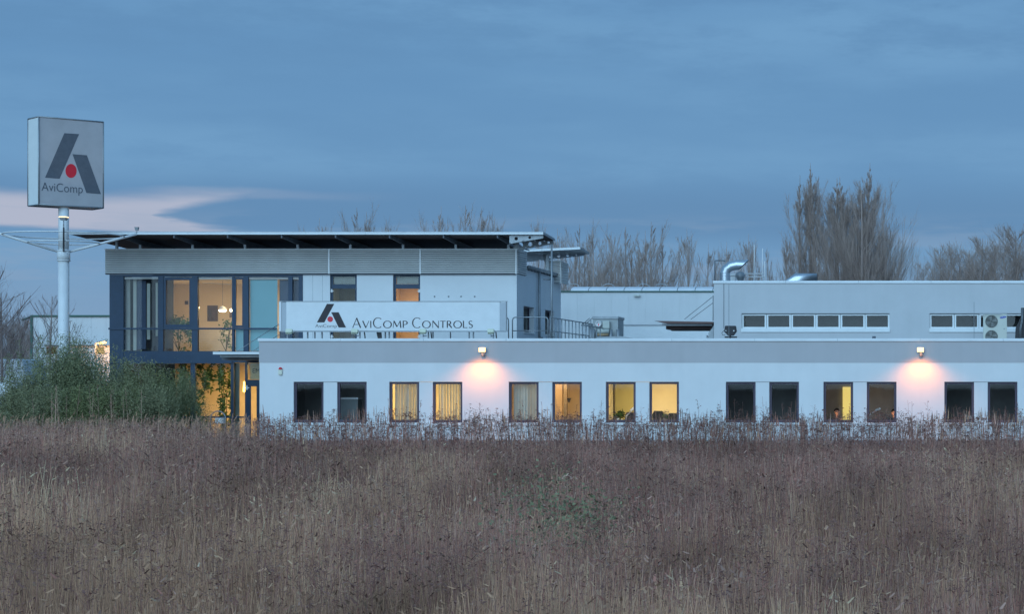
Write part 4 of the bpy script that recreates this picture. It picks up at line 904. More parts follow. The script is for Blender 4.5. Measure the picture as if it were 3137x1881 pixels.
# ================================================================== roof railing
rl = thing('railing', 'grey tubular roof railing from behind the sign running back over the low roof', 'railing', (X(1625, 78), 78, 3.75))
YR = 78.0; zr_t, zr_m = Z(972, YR), Z(1013.5, YR)
def bay(x0, x1, top=True):
    m_ = MB(); r = .12; a = [Vector((x0, YR, 3.75)), Vector((x0, YR, zr_t - r))] + [Vector((x0 + r - r * math.cos(R(q)), YR, zr_t - r + r * math.sin(R(q)))) for q in (30, 60, 90)]
    b = [Vector((x1 - r + r * math.sin(R(q)), YR, zr_t - r + r * math.cos(R(q)))) for q in (0, 30, 60, 90)] + [Vector((x1, YR, 3.75))]
    m_.tube(a + b, .022, 8); m_.build('frame', steel_m, rl)
    m_ = MB(); m_.tube([(x0, YR, zr_m), (x1, YR, zr_m)], .018, 8); m_.build('mid_rail', steel_m, rl)
bay(X(1380, YR), X(1558, YR)); bay(X(1570, YR), X(1679, YR))
xr = X(1684, YR); nb = 5; yy = np.linspace(YR + .15, 88.0, nb + 1)
m_ = MB(); m_.tube([(xr, YR + .1, zr_t), (xr, 88.2, zr_t)], .022, 8); m_.build('top_rail', steel_m, rl)
m_ = MB(); m_.tube([(xr, YR + .1, zr_m), (xr, 88.2, zr_m)], .018, 8); m_.build('mid_rail', steel_m, rl)
for y in np.linspace(YR + .12, 88.1, 14):
    m_ = MB(); m_.tube([(xr, y, 3.75), (xr, y, zr_t)], .022, 8); m_.build('post', steel_m, rl)
# a second run behind, seen as a tangle of posts
xr2 = xr + .75
m_ = MB(); m_.tube([(xr2, 81.5, zr_t - .22), (xr2, 88.2, zr_t - .22)], .02, 8); m_.build('top_rail', steel_m, rl)
for y in np.linspace(81.6, 88.1, 9): m_ = MB(); m_.tube([(xr2, y, 3.75), (xr2, y, zr_t - .22)], .02, 8); m_.build('post', steel_m, rl)
lad = thing('roof_ladder', 'galvanised ladder hoops leaning by the grey ventilation box', 'ladder', P(1812, 1036, 86.5))
for px in (1806, 1814):
    m_ = MB(); m_.tube([P(px - 22, 995, 86.5), P(px, 975, 86.5), P(px + 4, 978, 86.5), P(px + 4, 1050, 86.5)], .02, 6); m_.build('hoop', steel_m, lad)
# ventilation box with fans and tanks
vb = thing('ventilation_unit', 'grey roof ventilation box with round fan and small tanks before it', 'ventilation unit', P(1860, 1036, 86))
Yv = 86.0
m_ = MB(); m_.box(X(1816, Yv), Yv, 3.76, X(1893, Yv), Yv + 1.5, Z(978, Yv)); m_.build('cabinet', mat('grey_cabinet', (.42, .44, .44), .6, .1), vb)
m_ = MB(); m_.box(X(1815, Yv), Yv - .05, Z(978, Yv), X(1895, Yv), Yv + 1.6, Z(970, Yv)); bevel(m_.build('lid', steel_m, vb), .01)
m_ = MB(); m_.lathe(P(1834, 992, Yv - .12), [(0, -.04), (.11, -.04), (.13, 0), (.13, .08), (.10, .10), (.10, .02), (0, .02)], 20, Vector((0, -1, 0))); m_.build('fan_ring', white_paint, vb)
m_ = MB(); m_.tube([P(1834, 1003, Yv - .1), P(1834, 992, Yv - .15)], .02, 6); m_.build('red_pipe', red_m, vb)
m_ = MB(); m_.box(X(1849, Yv), Yv - .25, Z(1007, Yv), X(1870, Yv), Yv - .05, Z(984, Yv)); bevel(m_.build('control_box', mat('pale_box', (.6, .62, .56), .6), vb), .015)
m_ = MB(); m_.tube([P(1828, 1015, Yv - .4), P(1866, 1015, Yv - .4)], .10, 14); m_.build('tank', mat('pale_box', (.6, .62, .56), .6), vb)
m_ = MB(); m_.tube([P(1829, 1026, Yv - .4), P(1864, 1026, Yv - .4)], .05, 10); m_.build('pipe', mat('tan_pipe', (.5, .34, .2), .6), vb)
for px, hh in ((1810, 1006), (1818, 1008), (1871, 1010), (1893, 1010)):
    m_ = MB(); m_.tube([(X(px, Yv - .3), Yv - .3, 3.76), P(px, hh, Yv - .3)], .075, 12); m_.build('tank', steel_m, vb)

# ================================================================== right upper block
YK = 82.0; XK = X(2187, YK)
blk = thing('roof_block', 'pale grey upper storey block with window strips behind the low roof', 'building', (-4, YK, 3.75))
ks1 = (X(2272, YK), Z(1006, YK), X(2725, YK), Z(960, YK)); ks2 = (X(2848, YK), Z(1006, YK), X(3301, YK), Z(960, YK))
ztop = Z(868, YK)
mb = MB(); wall_with_holes(mb, XK, XR, 3.741, ztop, YK, .28, [ks1, ks2]); mb.build('wall', block_wall, blk)
mb = MB(); mb.box(XK, YK + .28, 3.741, XK + .28, 90, ztop); mb.build('side_wall', block_wall, blk)
mb = MB(); mb.box(XK + .28, 89.8, 3.741, XR, 90, ztop); mb.build('rear_wall', block_wall, blk)
mb = MB(); mb.box(XK + .28, YK + .28, ztop - .12, XR, 89.8, ztop - .02); mb.build('roof', roof_m, blk)
cuts = np.linspace(XK - .04, XR, 7)
for a, b in zip(cuts[:-1], cuts[1:]): mb = MB(); mb.box(a + .003, YK - .05, ztop, b - .003, YK + .4, Z(860, YK)); bevel(mb.build('coping', coping_m, blk), .008)
mb = MB(); quad(mb, (XK + .5, YK + 3.5, 3.76), (XR, YK + 3.5, 3.76), (XR, YK + 3.5, ztop - .13), (XK + .5, YK + 3.5, ztop - .13)); mb.build('room_wall', lining, blk)
wf = mat('white_window_frame', (.82, .84, .84), .5, 0, .04)
for base in (2272, 2848):
    for k in range(6):
        a = base + .5 + k * 75.6; b = a + 74.4; y = YK + .09
        if a > 3250: continue
        f = MB(); q = .055
        x0, x1, z0, z1 = X(a, YK), X(b, YK), ks1[1] + .002, ks1[3] - .03
        f.box(x0, y, z0, x0 + q + .01, y + .06, z1); f.box(x1 - q - .01, y, z0, x1, y + .06, z1); f.box(x0 + q + .01, y, z0, x1 - q - .01, y + .06, z0 + q); f.box(x0 + q + .01, y, z1 - q, x1 - q - .01, y + .06, z1)
        w_ = f.build('window', wf, blk)
        g = MB(); quad(g, (x0 + q, y + .03, z0 + q), (x1 - q, y + .03, z0 + q), (x1 - q, y + .03, z1 - q), (x0 + q, y + .03, z1 - q)); g.build('pane', GD, w_)
    m_ = MB(); m_.box(X(base - 1, YK), YK - .05, Z(1017.5, YK), X(base + 454, YK), YK + .09, ks1[1] - .003); m_.build('sill', wf, blk)
    m_ = MB(); m_.box(X(base, YK), YK + .07, ks1[3] - .028, X(base + 453, YK), YK + .16, ks1[3] - .002); m_.build('window_head', steel_dark, blk)
# conductors
for px, Yq, y0, y1, lb in ((2217, YK - .03, 866, 1006, 'thin wire down the block wall from the silver duct to the floodlight'), (2233, 79.0, 870, 1048, 'thin lightning rod in front of the black floodlight'), (2984, 79, 925, 1048, 'thin lightning rod in front of the right window strip')):
    m_ = MB(); m_.tube([P(px, y0, Yq), P(px, y1, Yq)], .009, 5); tag(m_.build('lightning_rod', steel_m), lb, 'lightning rod', 'lightning rods on the roofs')
# silver ducts
def duct_elbow():
    Yt = 84.0; t2 = thing('ventilation_duct', 'large silver elbow duct with slanted mouth on the upper roof', 'duct', P(2221, 862, Yt))
    s = F / Yt; r = 15.5 / s * 1.0; c0 = P(2221, 870, Yt)
    m_ = MB(); m_.tube([c0, P(2221, 836, Yt)], r, 24, False); m_.build('pipe', zinc, t2)
    for py in (837, 845, 852, 859): m_ = MB(); m_.tube([P(2221, py, Yt), P(2221, py + 1.2, Yt)], r + .012, 24); m_.build('joint_ring', zinc, t2)
    # mitred elbow in segments, then a slanted cut
    cen = P(2261, 836, Yt); Rb = cen.x - c0.x
    ang = [0, 28, 58, 84]; secs = []
    def ring(c, d, rr): 
        a = Vector((0, 1, 0)); b = d.cross(a); return [c + (a * math.cos(2 * math.pi * j / 24) + b * math.sin(2 * math.pi * j / 24)) * rr for j in range(24)]
    rings = []
    for q in ang:
        c = cen + Vector((-Rb * math.cos(R(q)), 0, Rb * math.sin(R(q)) * .62)); rings.append(ring(c, Vector((math.sin(R(q)), 0, math.cos(R(q)))), r))
    for k in range(3):
        m_ = MB(); m_.add(rings[k] + rings[k + 1], [(j, (j + 1) % 24, 24 + (j + 1) % 24, 24 + j) for j in range(24)], True); m_.build('elbow_segment', zinc, t2)
    top = []
    for p in rings[-1]:
        f = (p.z - (P(0, 829, Yt).z)) / (P(0, 793, Yt).z - P(0, 829, Yt).z); top.append(Vector((X(2259, Yt) + (X(2298, Yt) - X(2259, Yt)) * f, p.y, p.z)))
    m_ = MB(); m_.add(rings[-1] + top, [(j, (j + 1) % 24, 24 + (j + 1) % 24, 24 + j) for j in range(24)], True); m_.build('mouth', zinc, t2)
    m_ = MB(); m_.add([p + Vector((.004, 0, 0)) for p in top], [tuple(range(24))]); m_.build('mesh_screen', steel_dark, t2)
duct_elbow()
t2 = thing('ventilation_duct', 'low silver duct hood with slanted mouth right on the upper roof', 'duct', P(2450, 862, 84))
Yt = 84.2; m_ = MB()
pr = [(2398, 868), (2412, 855), (2436, 837.5), (2503, 837.5), (2470, 866), (2430, 868)]
n = 10; rows = []
for a in range(n + 1):
    an = math.pi * a / n; yo = -math.cos(an) * .26; k = math.sin(an) ** .6
    rows.append([Vector((P(x, y, Yt).x, Yt + yo, P(x, 868, Yt).z + (P(x, y, Yt).z - P(x, 868, Yt).z) * (.25 + .75 * k))) for x, y in pr])
vs = [v for r_ in rows for v in r_]; q = len(pr)
m_.add(vs, [(i * q + j, i * q + (j + 1) % q, (i + 1) * q + (j + 1) % q, (i + 1) * q + j) for i in range(n) for j in range(q)], True); m_.build('hood', zinc, t2)
m_ = MB(); m_.tube([P(2503, 837.5, Yt), P(2472, 865, Yt)], .018, 6); m_.build('rim', steel_dark, t2)
t2 = thing('roof_mast', 'thin grey pipe frame bent over beside the silver elbow duct', 'pipe', P(2190, 862, 83.5))
m_ = MB(); m_.tube([P(2190, 866, 83.5), P(2190, 800, 83.5), P(2192, 798, 83.5), P(2216, 798, 83.5), P(2222, 801, 83.5)], .022, 8); m_.build('pipe', steel_dark, t2)
t2 = thing('antenna_frame', 'thin white antenna rods joined by two crossbars on the upper roof', 'antenna', P(2320, 862, 85))
for px, y0 in ((2310.5, 750), (2336, 760), (2343, 800)): m_ = MB(); m_.tube([P(px, 872, 85), P(px, y0, 85)], .018, 6); m_.build('rod', white_paint, t2)
for a, b, y in ((2279, 2338, 838.5), (2286, 2343, 848)): m_ = MB(); m_.tube([P(a, y, 85), P(b, y, 85)], .020, 6); m_.build('crossbar', white_paint, t2)
t2 = thing('roof_fan', 'small pale roof fan cluster between the elbow duct and antenna rods', 'roof fan', P(2262, 862, 85))
m_ = MB(); m_.box(X(2236, 85), 85, Z(844, 85), X(2256, 85), 85.3, Z(839, 85)); m_.box(X(2238, 85), 85.05, Z(868, 85), X(2252, 85), 85.25, Z(845, 85)); m_.build('cap', white_paint, t2)
m_ = MB(); m_.lathe(P(2268, 868, 85), [(.1, 0), (.1, .12), (.16, .2), (.2, .35), (.12, .46), (0, .48)], 14); m_.build('cowl', steel_m, t2)
# air conditioner
Ya = 79.5; ac = thing('air_conditioner', 'tall cream air conditioner with two fans and blue oval badge', 'air conditioner', P(3048, 1036, Ya))
body = mat('cream_metal', (.66, .66, .58), .5, .0, .04)
x0, x1 = X(3012, Ya), X(3085, Ya)
m_ = MB(); m_.box(x0, Ya, 3.76, x1, Ya + .4, Z(961.5, Ya)); bevel(m_.build('casing', body, ac), .015, 2)
for cy in (985, 1031):
    c = P(3037.5, cy, Ya - .01)
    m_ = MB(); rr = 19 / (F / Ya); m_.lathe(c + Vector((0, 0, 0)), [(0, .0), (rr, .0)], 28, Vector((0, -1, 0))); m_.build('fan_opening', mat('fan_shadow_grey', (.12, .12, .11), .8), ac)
    m_ = MB()
    for k in range(1, 8): q_ = rr * k / 7; m_.tube([c + Vector((q_ * math.cos(a), -.02, q_ * math.sin(a))) for a in np.linspace(0, 2 * math.pi, 25)], .004, 4, False)
    for k in range(8): a = k * math.pi / 4; m_.tube([c + Vector((.03 * math.cos(a), -.024, .03 * math.sin(a))), c + Vector((rr * math.cos(a), -.024, rr * math.sin(a)))], .004, 4, False)
    o = m_.build('fan_grille', mat('grille_grey', (.40, .40, .37), .6), ac)
    for k in range(4):
        a = k * math.pi / 2 + .3; u = Vector((math.cos(a), 0, math.sin(a))); v = Vector((-math.sin(a), 0, math.cos(a)))
        m_ = MB(); m_.poly([c + u * .04 + v * .02 + Vector((0, -.006, 0)), c + u * rr * .9 + v * .07 + Vector((0, -.004, 0)), c + u * rr * .85 - v * .06 + Vector((0, -.014, 0)), c + u * .04 - v * .02 + Vector((0, -.010, 0))], (0, -.002, 0)); m_.build('fan_blade', mat('blade', (.25, .25, .24), .6), ac)
pA = Vector((0, Ya, 0)); blue = mat('badge_blue', (.01, .06, .45), .4, var=0)
ov = [(3073 + 10.2 * math.cos(q) , 972 + 3.3 * math.sin(q) - 1.4 * math.cos(q)) for q in np.linspace(0, 2 * math.pi, 25)[:-1]]
decal(ov, 'badge', blue, ac, pA, nF, .008)
me = text_mesh('SAMSUNG', 'badge_lettering', 1, white_paint, 0, ext=.001)
place_text(me, face_pt(3065.5, 974, pA, nF, .012), .19, .045 / .7, nF, ac, 'badge_lettering')
m_ = MB(); m_.box(X(3019, Ya), Ya - .006, Z(1010.5, Ya), X(3060, Ya), Ya - .001, Z(1007.5, Ya)); m_.build('casing_seam', body, ac)
m_ = MB(); m_.box(X(3074, Ya), Ya - .02, Z(1008, Ya), X(3079, Ya), Ya - .001, Z(1006.5, Ya)); m_.build('handle', steel_m, ac)
m_ = MB(); m_.box(X(3000, Ya), Ya - .14, Z(963.3, Ya), X(3068, Ya), Ya - .12, Z(961.2, Ya)); tag(m_.build('cable_tray', steel_m), 'thin grey tray running over the top of the air conditioner', 'tray')
# black dish-like equipment at right edge
t2 = thing('roof_equipment', 'black equipment rack with cables cut off by the right edge', 'equipment', P(3128, 1036, 78.5))
Yq = 78.5
m_ = MB(); m_.box(X(3129, Yq), Yq, 3.76, X(3150, Yq), Yq + .5, Z(943, Yq)); m_.build('cabinet', black_m, t2)
m_ = MB(); m_.poly([P(3110, 1040, Yq - .1), P(3112, 1004, Yq - .1), P(3122, 985, Yq - .1), P(3132, 960, Yq - .1), P(3132, 1040, Yq - .1)], (0, .3, 0)); m_.build('cover', black_m, t2)
for k, px in enumerate((3131, 3134)):
    m_ = MB(); m_.tube([P(px, 946, Yq - .12), P(px - 1, 980, Yq - .12), P(px - 6, 1005, Yq - .14), P(px - 8, 1034, Yq - .12)], .012, 6); m_.build('cable', steel_m, t2)
# black floodlight and small vent
t2 = thing('floodlight', 'black round backed floodlight on the low roof near the block corner', 'floodlight', P(2237, 1036, 79.5))
Yq = 79.5; m_ = MB(); m_.poly([P(2221, 998, Yq), P(2253, 998, Yq), P(2256, 1015, Yq), P(2246, 1028, Yq), P(2230, 1029, Yq), P(2218, 1016, Yq)], (0, .28, 0)); bevel(m_.build('housing', black_m, t2), .02, 2)
m_ = MB(); m_.box(X(2219, Yq), Yq + .1, Z(1035, Yq), X(2256, Yq), Yq + .25, Z(1030.5, Yq)); m_.tube([P(2237, 1028, Yq + .15), (X(2237, Yq), Yq + .15, 3.76)], .03, 8); m_.build('bracket', black_m, t2)
m_ = MB(); m_.box(X(2222, Yq), Yq - .01, Z(1014, Yq), X(2226, Yq), Yq - .002, Z(1012, Yq)); m_.box(X(2246, Yq), Yq - .01, Z(1015, Yq), X(2250, Yq), Yq - .002, Z(1012, Yq)); m_.build('clip', white_paint, t2)
m_ = MB(); m_.tube([P(2219, 1012, Yq), P(2211, 1020, Yq), P(2214, 1027, Yq), P(2222, 1026, Yq)], .01, 6); m_.build('cable', black_m, t2)
m_ = MB(); m_.lathe((X(2677.5, 79), 79, 3.76), [(.05, 0), (.05, .22), (.07, .25), (.065, .37), (0, .37)], 12); tag(m_.build('roof_vent', steel_dark), 'small dark vent pipe on the roof under the window strip', 'vent')
m_ = MB(); m_.lathe((X(1659, 80), 80, 3.76), [(.05, 0), (.05, .22), (.05, .25), (.05, .36), (0, .36)], 12); tag(m_.build('roof_vent', black_m), 'tiny black vent stub beside the railing corner', 'vent')

# side canopy with tie rods at the block's left
t2 = thing('side_canopy', 'low dark canopy on tie rods left of the pale grey block', 'canopy', P(2100, 990, 85))
Yq = 84.5
m_ = MB(); m_.add([P(2004, 983, Yq), P(2184, 986, Yq), P(2184, 986, Yq) + Vector((0, 4, 0)), P(2004, 983, Yq) + Vector((1.1, 4, 0)), P(2035, 990.5, Yq), P(2184, 992, Yq), P(2184, 992, Yq) + Vector((0, 4, 0)), P(2035, 990.5, Yq) + Vector((1.1, 4, 0))],
       [(0, 1, 2, 3), (4, 5, 6, 7), (0, 1, 5, 4), (1, 2, 6, 5), (2, 3, 7, 6), (3, 0, 4, 7)]); m_.build('deck', mat('brown_edge', (.16, .09, .08), .7), t2)
m_ = MB(); m_.box(X(2028, Yq + .3), Yq + .3, Z(998, Yq + .3), X(2181, Yq + .3), Yq + .5, Z(991.5, Yq + .3)); m_.build('fascia', steel_m, t2)
m_ = MB(); m_.box(X(2040, Yq + .8), Yq + .8, Z(1009, Yq + .8), X(2178, Yq + .8), Yq + 3, Z(998.5, Yq + .8)); m_.box(X(2056, Yq + 3.01), Yq + 3.01, Z(1013.5, Yq + 3), X(2174, Yq + 3), Yq + 3.5, Z(1000, Yq + 3)); m_.build('soffit', soffit_m, t2)
for a, b in (((2097, 978), (2182, 910)), ((2116, 979), (2184, 928))): m_ = MB(); m_.tube([P(*a, Yq), P(*b, Yq)], .012, 6); m_.build('tie_rod', steel_dark, t2)
m_ = MB(); m_.tube([P(2184.5, 905, Yq), P(2184.5, 983, Yq)], .016, 6); m_.build('cable', steel_dark, t2)
m_ = MB(); m_.poly([P(2186, 1000, 83.5), P(2170, 1020, 83.5), P(2170, 1036, 83.5), P(2163, 1027, 83.5), P(2163, 1040, 83.5), P(2186, 1040, 83.5)], (0, .6, 0)); tag(m_.build('cable_box', steel_m), 'sloped grey box at the foot of the block corner', 'box')

# ================================================================== white hall behind
YH = 105.0
hall = thing('industrial_hall', 'large pale industrial hall with green roof edge behind the offices', 'hall', (X(1900, YH), YH, 0))
hx0, hx1 = X(1560, YH), X(2500, YH); n = 18; step = (hx1 - hx0) / n
for k in range(n): mb = MB(); mb.box(hx0 + k * step + .0015, YH, 0, hx0 + (k + 1) * step - .0015, YH + .2, Z(895, YH)); mb.build('wall_panel', hall_wall, hall)
mb = MB(); mb.box(hx0, YH + .21, 0, hx1, YH + 30, Z(897, YH)); mb.build('hall_body', roof_m, hall)
mb = MB(); mb.box(hx0 - .05, YH - .08, Z(895, YH), hx1, YH + .3, Z(891, YH)); mb.build('roof_edge', green_trim, hall)
sk = mat('translucent_skylight', (.80, .80, .82), .4, 0, .06)
sa, sb = X(1752, YH + 2), X(2240, YH + 2); nseg = 9
for k in range(nseg):
    a, b = sa + (sb - sa) * k / nseg, sa + (sb - sa) * (k + 1) / nseg; m_ = MB(); vs = []
    for j in range(9):
        q = math.pi * j / 8; vs += [(a + .015, YH + 3 - 1.4 * math.cos(q), Z(894, YH + 2) + .30 * math.sin(q)), (b - .015, YH + 3 - 1.4 * math.cos(q), Z(894, YH + 2) + .30 * math.sin(q))]
    m_.add(vs, [(2 * j, 2 * j + 1, 2 * j + 3, 2 * j + 2) for j in range(8)], True); m_.build('skylight', sk, hall)
    if k in (0, 2, 4, 5, 7):
        m_ = MB(); c = Vector((a, YH + 3, Z(894, YH + 2) + .30)); m_.tube([c + Vector((.3 * math.cos(q) - .1, 0, .16 * math.sin(q))) for q in np.linspace(0, math.pi, 7)], .02, 5); m_.build('skylight_hinge', steel_m, hall)
m_ = MB(); m_.box(X(1943, YH), YH - .2, Z(908, YH), X(1961, YH), YH - .002, Z(903, YH)); m_.build('lamp', mat('pale_box', (.6, .62, .56), .6), hall)
YW = 98.0
ann = thing('hall_annex', 'lower bright white annex wall in front of the industrial hall', 'building', (X(2000, YW), YW, 0))
mb = MB(); mb.box(X(1780, YW), YW, 0, X(2300, YW), YW + 4, Z(997, YW)); mb.build('wall', mat('bright_white', (.86, .87, .87), .7, var=.03), ann)
mb = MB(); mb.box(X(1780, YW), YW - .05, Z(997, YW), X(2300, YW), YW + 4.1, Z(994.5, YW)); mb.build('coping', steel_m, ann)
# roof cover heap left of the annex
m_ = MB(); m_.poly([P(1825, 1040, 84), P(1830, 1032, 84), P(1900, 1030, 84), P(1940, 1036, 84), P(1995, 1037, 84), P(1995, 1040, 84)], (0, 1, 0)); tag(m_.build('roof_hatch', steel_m), 'low grey roof cover at the foot of the ventilation box', 'hatch')

# ================================================================== background left: warehouse, cars
YG = 125.0
wh = thing('warehouse', 'pale warehouse with dark green roof edge far behind the sign post', 'warehouse', (X(230, YG), YG, 0))
g0, g1 = X(100, YG), X(460, YG); st_ = (g1 - g0) / 8
for k in range(8): mb = MB(); mb.box(g0 + k * st_ + .004, YG, 0, g0 + (k + 1) * st_ - .004, YG + .2, Z(971, YG)); mb.build('wall_panel', hall_wall, wh)
mb = MB(); mb.box(g0 + .1, YG + .21, 0, g1, YG + 20, Z(973, YG)); mb.build('body', roof_m, wh)
mb = MB(); mb.box(g0 - .1, YG - .1, Z(971, YG), g1, YG + .3, Z(965.5, YG)); mb.build('roof_edge', green_trim, wh)
mb = MB(); mb.box(g0 - .1, YG - .1, 0, g0 + .02, YG - .002, Z(971, YG)); mb.build('corner_trim', green_trim, wh)
mb = MB(); mb.poly([P(98, 966, YG), P(98, 971, YG), P(66, 983, YG + 14), P(66, 978, YG + 14)], (0, .2, 0)); mb.build('side_roof_edge', green_trim, wh)
# low annex with warm windows
mb = MB(); mb.box(X(140, YG - 6), YG - 6, 0, X(460, YG - 6), YG - .11, Z(1060, YG - 6)); an = mb.build('annex', hall_wall, wh)
mb = MB(); mb.box(X(138, YG - 6), YG - 6.2, Z(1060, YG - 6), X(460, YG - 6), YG - .2, Z(1057.5, YG - 6)); mb.build('annex_roof_edge', steel_dark, wh)
for a, b, m0, sx in ((142, 172, 'w1', .05), (290, 318, 'w2', .5)):
    mb = MB(); mb.pb(a, 1064, b, 1084, YG - 6.05, .04); mb.build('window', emitter('warm_window_' + m0, (.9, .62, .25), sx), wh)
ol = P(310, 1051, YG - 7); t2 = thing('street_lamp', 'glowing orange street lamp by the far warehouse', 'street lamp', (ol.x, ol.y, 0))
m_ = MB(); m_.tube([(X(293, YG - 7), YG - 7, 0), P(293, 1052, YG - 7), P(303, 1049, YG - 7)], .06, 8); m_.build('post', steel_m, t2)
m_ = MB(); m_.poly([P(300, 1050, YG - 7.1), P(319, 1046, YG - 7.1), P(321, 1051, YG - 7.1), P(303, 1056, YG - 7.1)], (0, .25, 0)); m_.build('lamp_head', emitter('sodium_street', (1, .55, .16), 4.5), t2)
light('street_glow', 'POINT', (ol.x, ol.y - .5, ol.z - .3), 90, (1, .5, .18), t2, .15)
def car_like(x, y, L_, H_, W_, label, name, cat, body, van):
    t2 = thing(name, label, cat, (x, y, .01))
    if van: pr = [(0, .35), (0, H_ * .95), (.15, H_), (L_ * .72, H_), (L_ * .86, H_ * .55), (L_, H_ * .48), (L_, .35)]
    else: pr = [(0, .3), (0, .85), (.35, .95), (.9, H_), (L_ * .58, H_), (L_ * .75, .95), (L_, .8), (L_, .3)]
    m_ = MB(); m_.poly([(x + a, y, z) for a, z in pr], (0, W_, 0)); bevel(m_.build('body', body, t2), .08, 3)
    for a in (L_ * .2, L_ * .8):
        for yy in (y - .02, y + W_ - .2):
            m_ = MB(); m_.tube([(x + a, yy, .33), (x + a, yy + .22, .33)], .33, 18); wv = m_.build('wheel', black_m, t2)
            m_ = MB(); m_.tube([(x + a, yy - .01, .33), (x + a, yy + .02, .33)], .2, 14); m_.build('rim', steel_m, wv)
    m_ = MB(); 
    if van: m_.poly([(x + L_ * .58, y - .01, H_ * .60), (x + L_ * .80, y - .01, H_ * .60), (x + L_ * .72, y - .01, H_ * .92), (x + L_ * .58, y - .01, H_ * .92)], (0, .008, 0))
    else: m_.poly([(x + .6, y - .01, .98), (x + L_ * .68, y - .01, .98), (x + L_ * .56, y - .01, H_ * .95), (x + .95, y - .01, H_ * .95)], (0, .008, 0))
    if H_ < 3: m_.build('side_window', black_m, t2)
    m_ = MB(); m_.box(x - .02, y + .1, .8, x + .05, y + .3, 1.0); m_.build('tail_light', red_m, t2)
    return t2
silver = mat('silver_paint', (.62, .64, .68), .3, .3, .03); whitev = mat('van_white', (.80, .80, .82), .35, 0, .03)
car_like(X(-60, 96), 96, 9.5 * .28, 3.45, 2.3, 'tall white covered lorry half hidden behind the left bushes', 'lorry', 'lorry', whitev, True)
car_like(X(-40, 88), 88, 1.6 + .1, 2.35, 1.8, 'white parked van behind the lowest left bush', 'parked_van', 'van', whitev, True)
car_like(X(150, 112), 112, 4.2, 1.5, 1.7, 'silver parked car behind the bushes near the pole', 'parked_car', 'car', silver, False)
car_like(X(255, 112), 112, 4.2, 1.45, 1.7, 'grey parked car between the pole and the glazed building', 'parked_car', 'car', mat('grey_paint', (.3, .31, .34), .3, .3), False)

# ================================================================== pylon sign
YP = 79.9; xp = X(195, YP)
py = thing('pylon_sign', 'tall white pole carrying a grey box sign with company logo', 'sign', (xp, YP, 0))
m_ = MB(); m_.tube([(xp, YP, 0), (xp, YP, Z(800, YP))], .205, 28, r1=.20); m_.build('pole', white_paint, py)
m_ = MB(); m_.tube([(xp, YP, Z(800, YP)), (xp, YP, Z(766, YP))], .235, 28); m_.build('collar', white_paint, py)
m_ = MB(); m_.tube([(xp, YP, Z(766, YP)), (xp, YP, Z(636, YP))], .19, 28); m_.build('pole', white_paint, py)
for z_ in (799, 769):
    m_ = MB(); m_.tube([(xp, YP, Z(z_ + 1, YP)), (xp, YP, Z(z_ - 1, YP))], .25, 28); m_.build('flange', white_paint, py)
# box: three corners
c1 = Vector((X(119, 79.0), 79.0, 0)); c2 = Vector((X(316.5, 80.7), 80.7, 0)); ud = (c2 - c1).normalized(); vd = Vector((-ud.y, ud.x, 0)); c4 = c1 + vd * 1.08; c3 = c2 + vd * 1.08
bz0, bz1 = Z(625.5, 79), Z(356, 79)
nP = Vector((ud.y, -ud.x, 0))
grey_face = mat('brushed_grey_sheet', (.52, .49, .50), .6, .0, .07, 1.5, .05, 12, (1, 1, 1)); side_face = mat('white_side_sheet', (.84, .86, .84), .5, var=.03)
def vquad(name, a, b, m0, n_, lift=.0, inset=.0):
    m_ = MB(); d = (b - a).normalized(); a2, b2 = a + d * inset, b - d * inset
    m_.poly([Vector((a2.x, a2.y, bz0 + .02)), Vector((b2.x, b2.y, bz0 + .02)), Vector((b2.x, b2.y, bz1 - .02)), Vector((a2.x, a2.y, bz1 - .02))], n_ * -.03); m_.build(name, m0, py)
vquad('front_panel', c1, c2, grey_face, nP, inset=.025); vquad('side_panel', c4, c1, side_face, -ud, inset=.025)
vquad('side_panel', c2, c3, side_face, ud, inset=.035); vquad('rear_panel', c3, c4, grey_face, -nP, inset=.035)
m_ = MB()
for c in (c1, c2, c3, c4): m_.tube([(c.x, c.y, bz0), (c.x, c.y, bz1)], .028, 6)
for z_ in (bz0, bz1):
    for a, b in ((c1, c2), (c2, c3), (c3, c4), (c4, c1)): m_.tube([(a.x, a.y, z_), (b.x, b.y, z_)], .028, 6)
m_.build('frame', steel_m, py)
m_ = MB(); i_ = ud * .03 + vd * .03; quad(m_, c1 + i_ + Vector((0, 0, bz0 + .01)), c2 - ud * .03 + vd * .03 + Vector((0, 0, bz0 + .01)), c3 - i_ + Vector((0, 0, bz0 + .01)), c4 + ud * .03 - vd * .03 + Vector((0, 0, bz0 + .01)))
quad(m_, c1 + i_ + Vector((0, 0, bz1 - .01)), c2 - ud * .03 + vd * .03 + Vector((0, 0, bz1 - .01)), c3 - i_ + Vector((0, 0, bz1 - .01)), c4 + ud * .03 - vd * .03 + Vector((0, 0, bz1 - .01))); m_.build('top_and_bottom', steel_m, py)
dxp = 3
decal([(197, 407), (242, 410), (182.5, 547), (138, 543.5)], 'logo_bar', logo_grey, py, c1, nP)
decal([(222, 471.5), (266, 475), (309, 594), (264.5, 590.5)], 'logo_bar', logo_grey, py, c1, nP)
decal(disc(217.5, 523, 17, 21.5), 'logo_dot', red_m, py, c1, nP)
me = text_mesh('AviComp', 'lettering', 1, logo_grey, -.008)
pl = face_pt(127, 583.5, c1, nP, .006); prr = face_pt(253, 588, c1, nP, .006)
place_text(me, pl, (prr - pl).length, .28 / .70 * 1.18, nP, py, 'lettering')
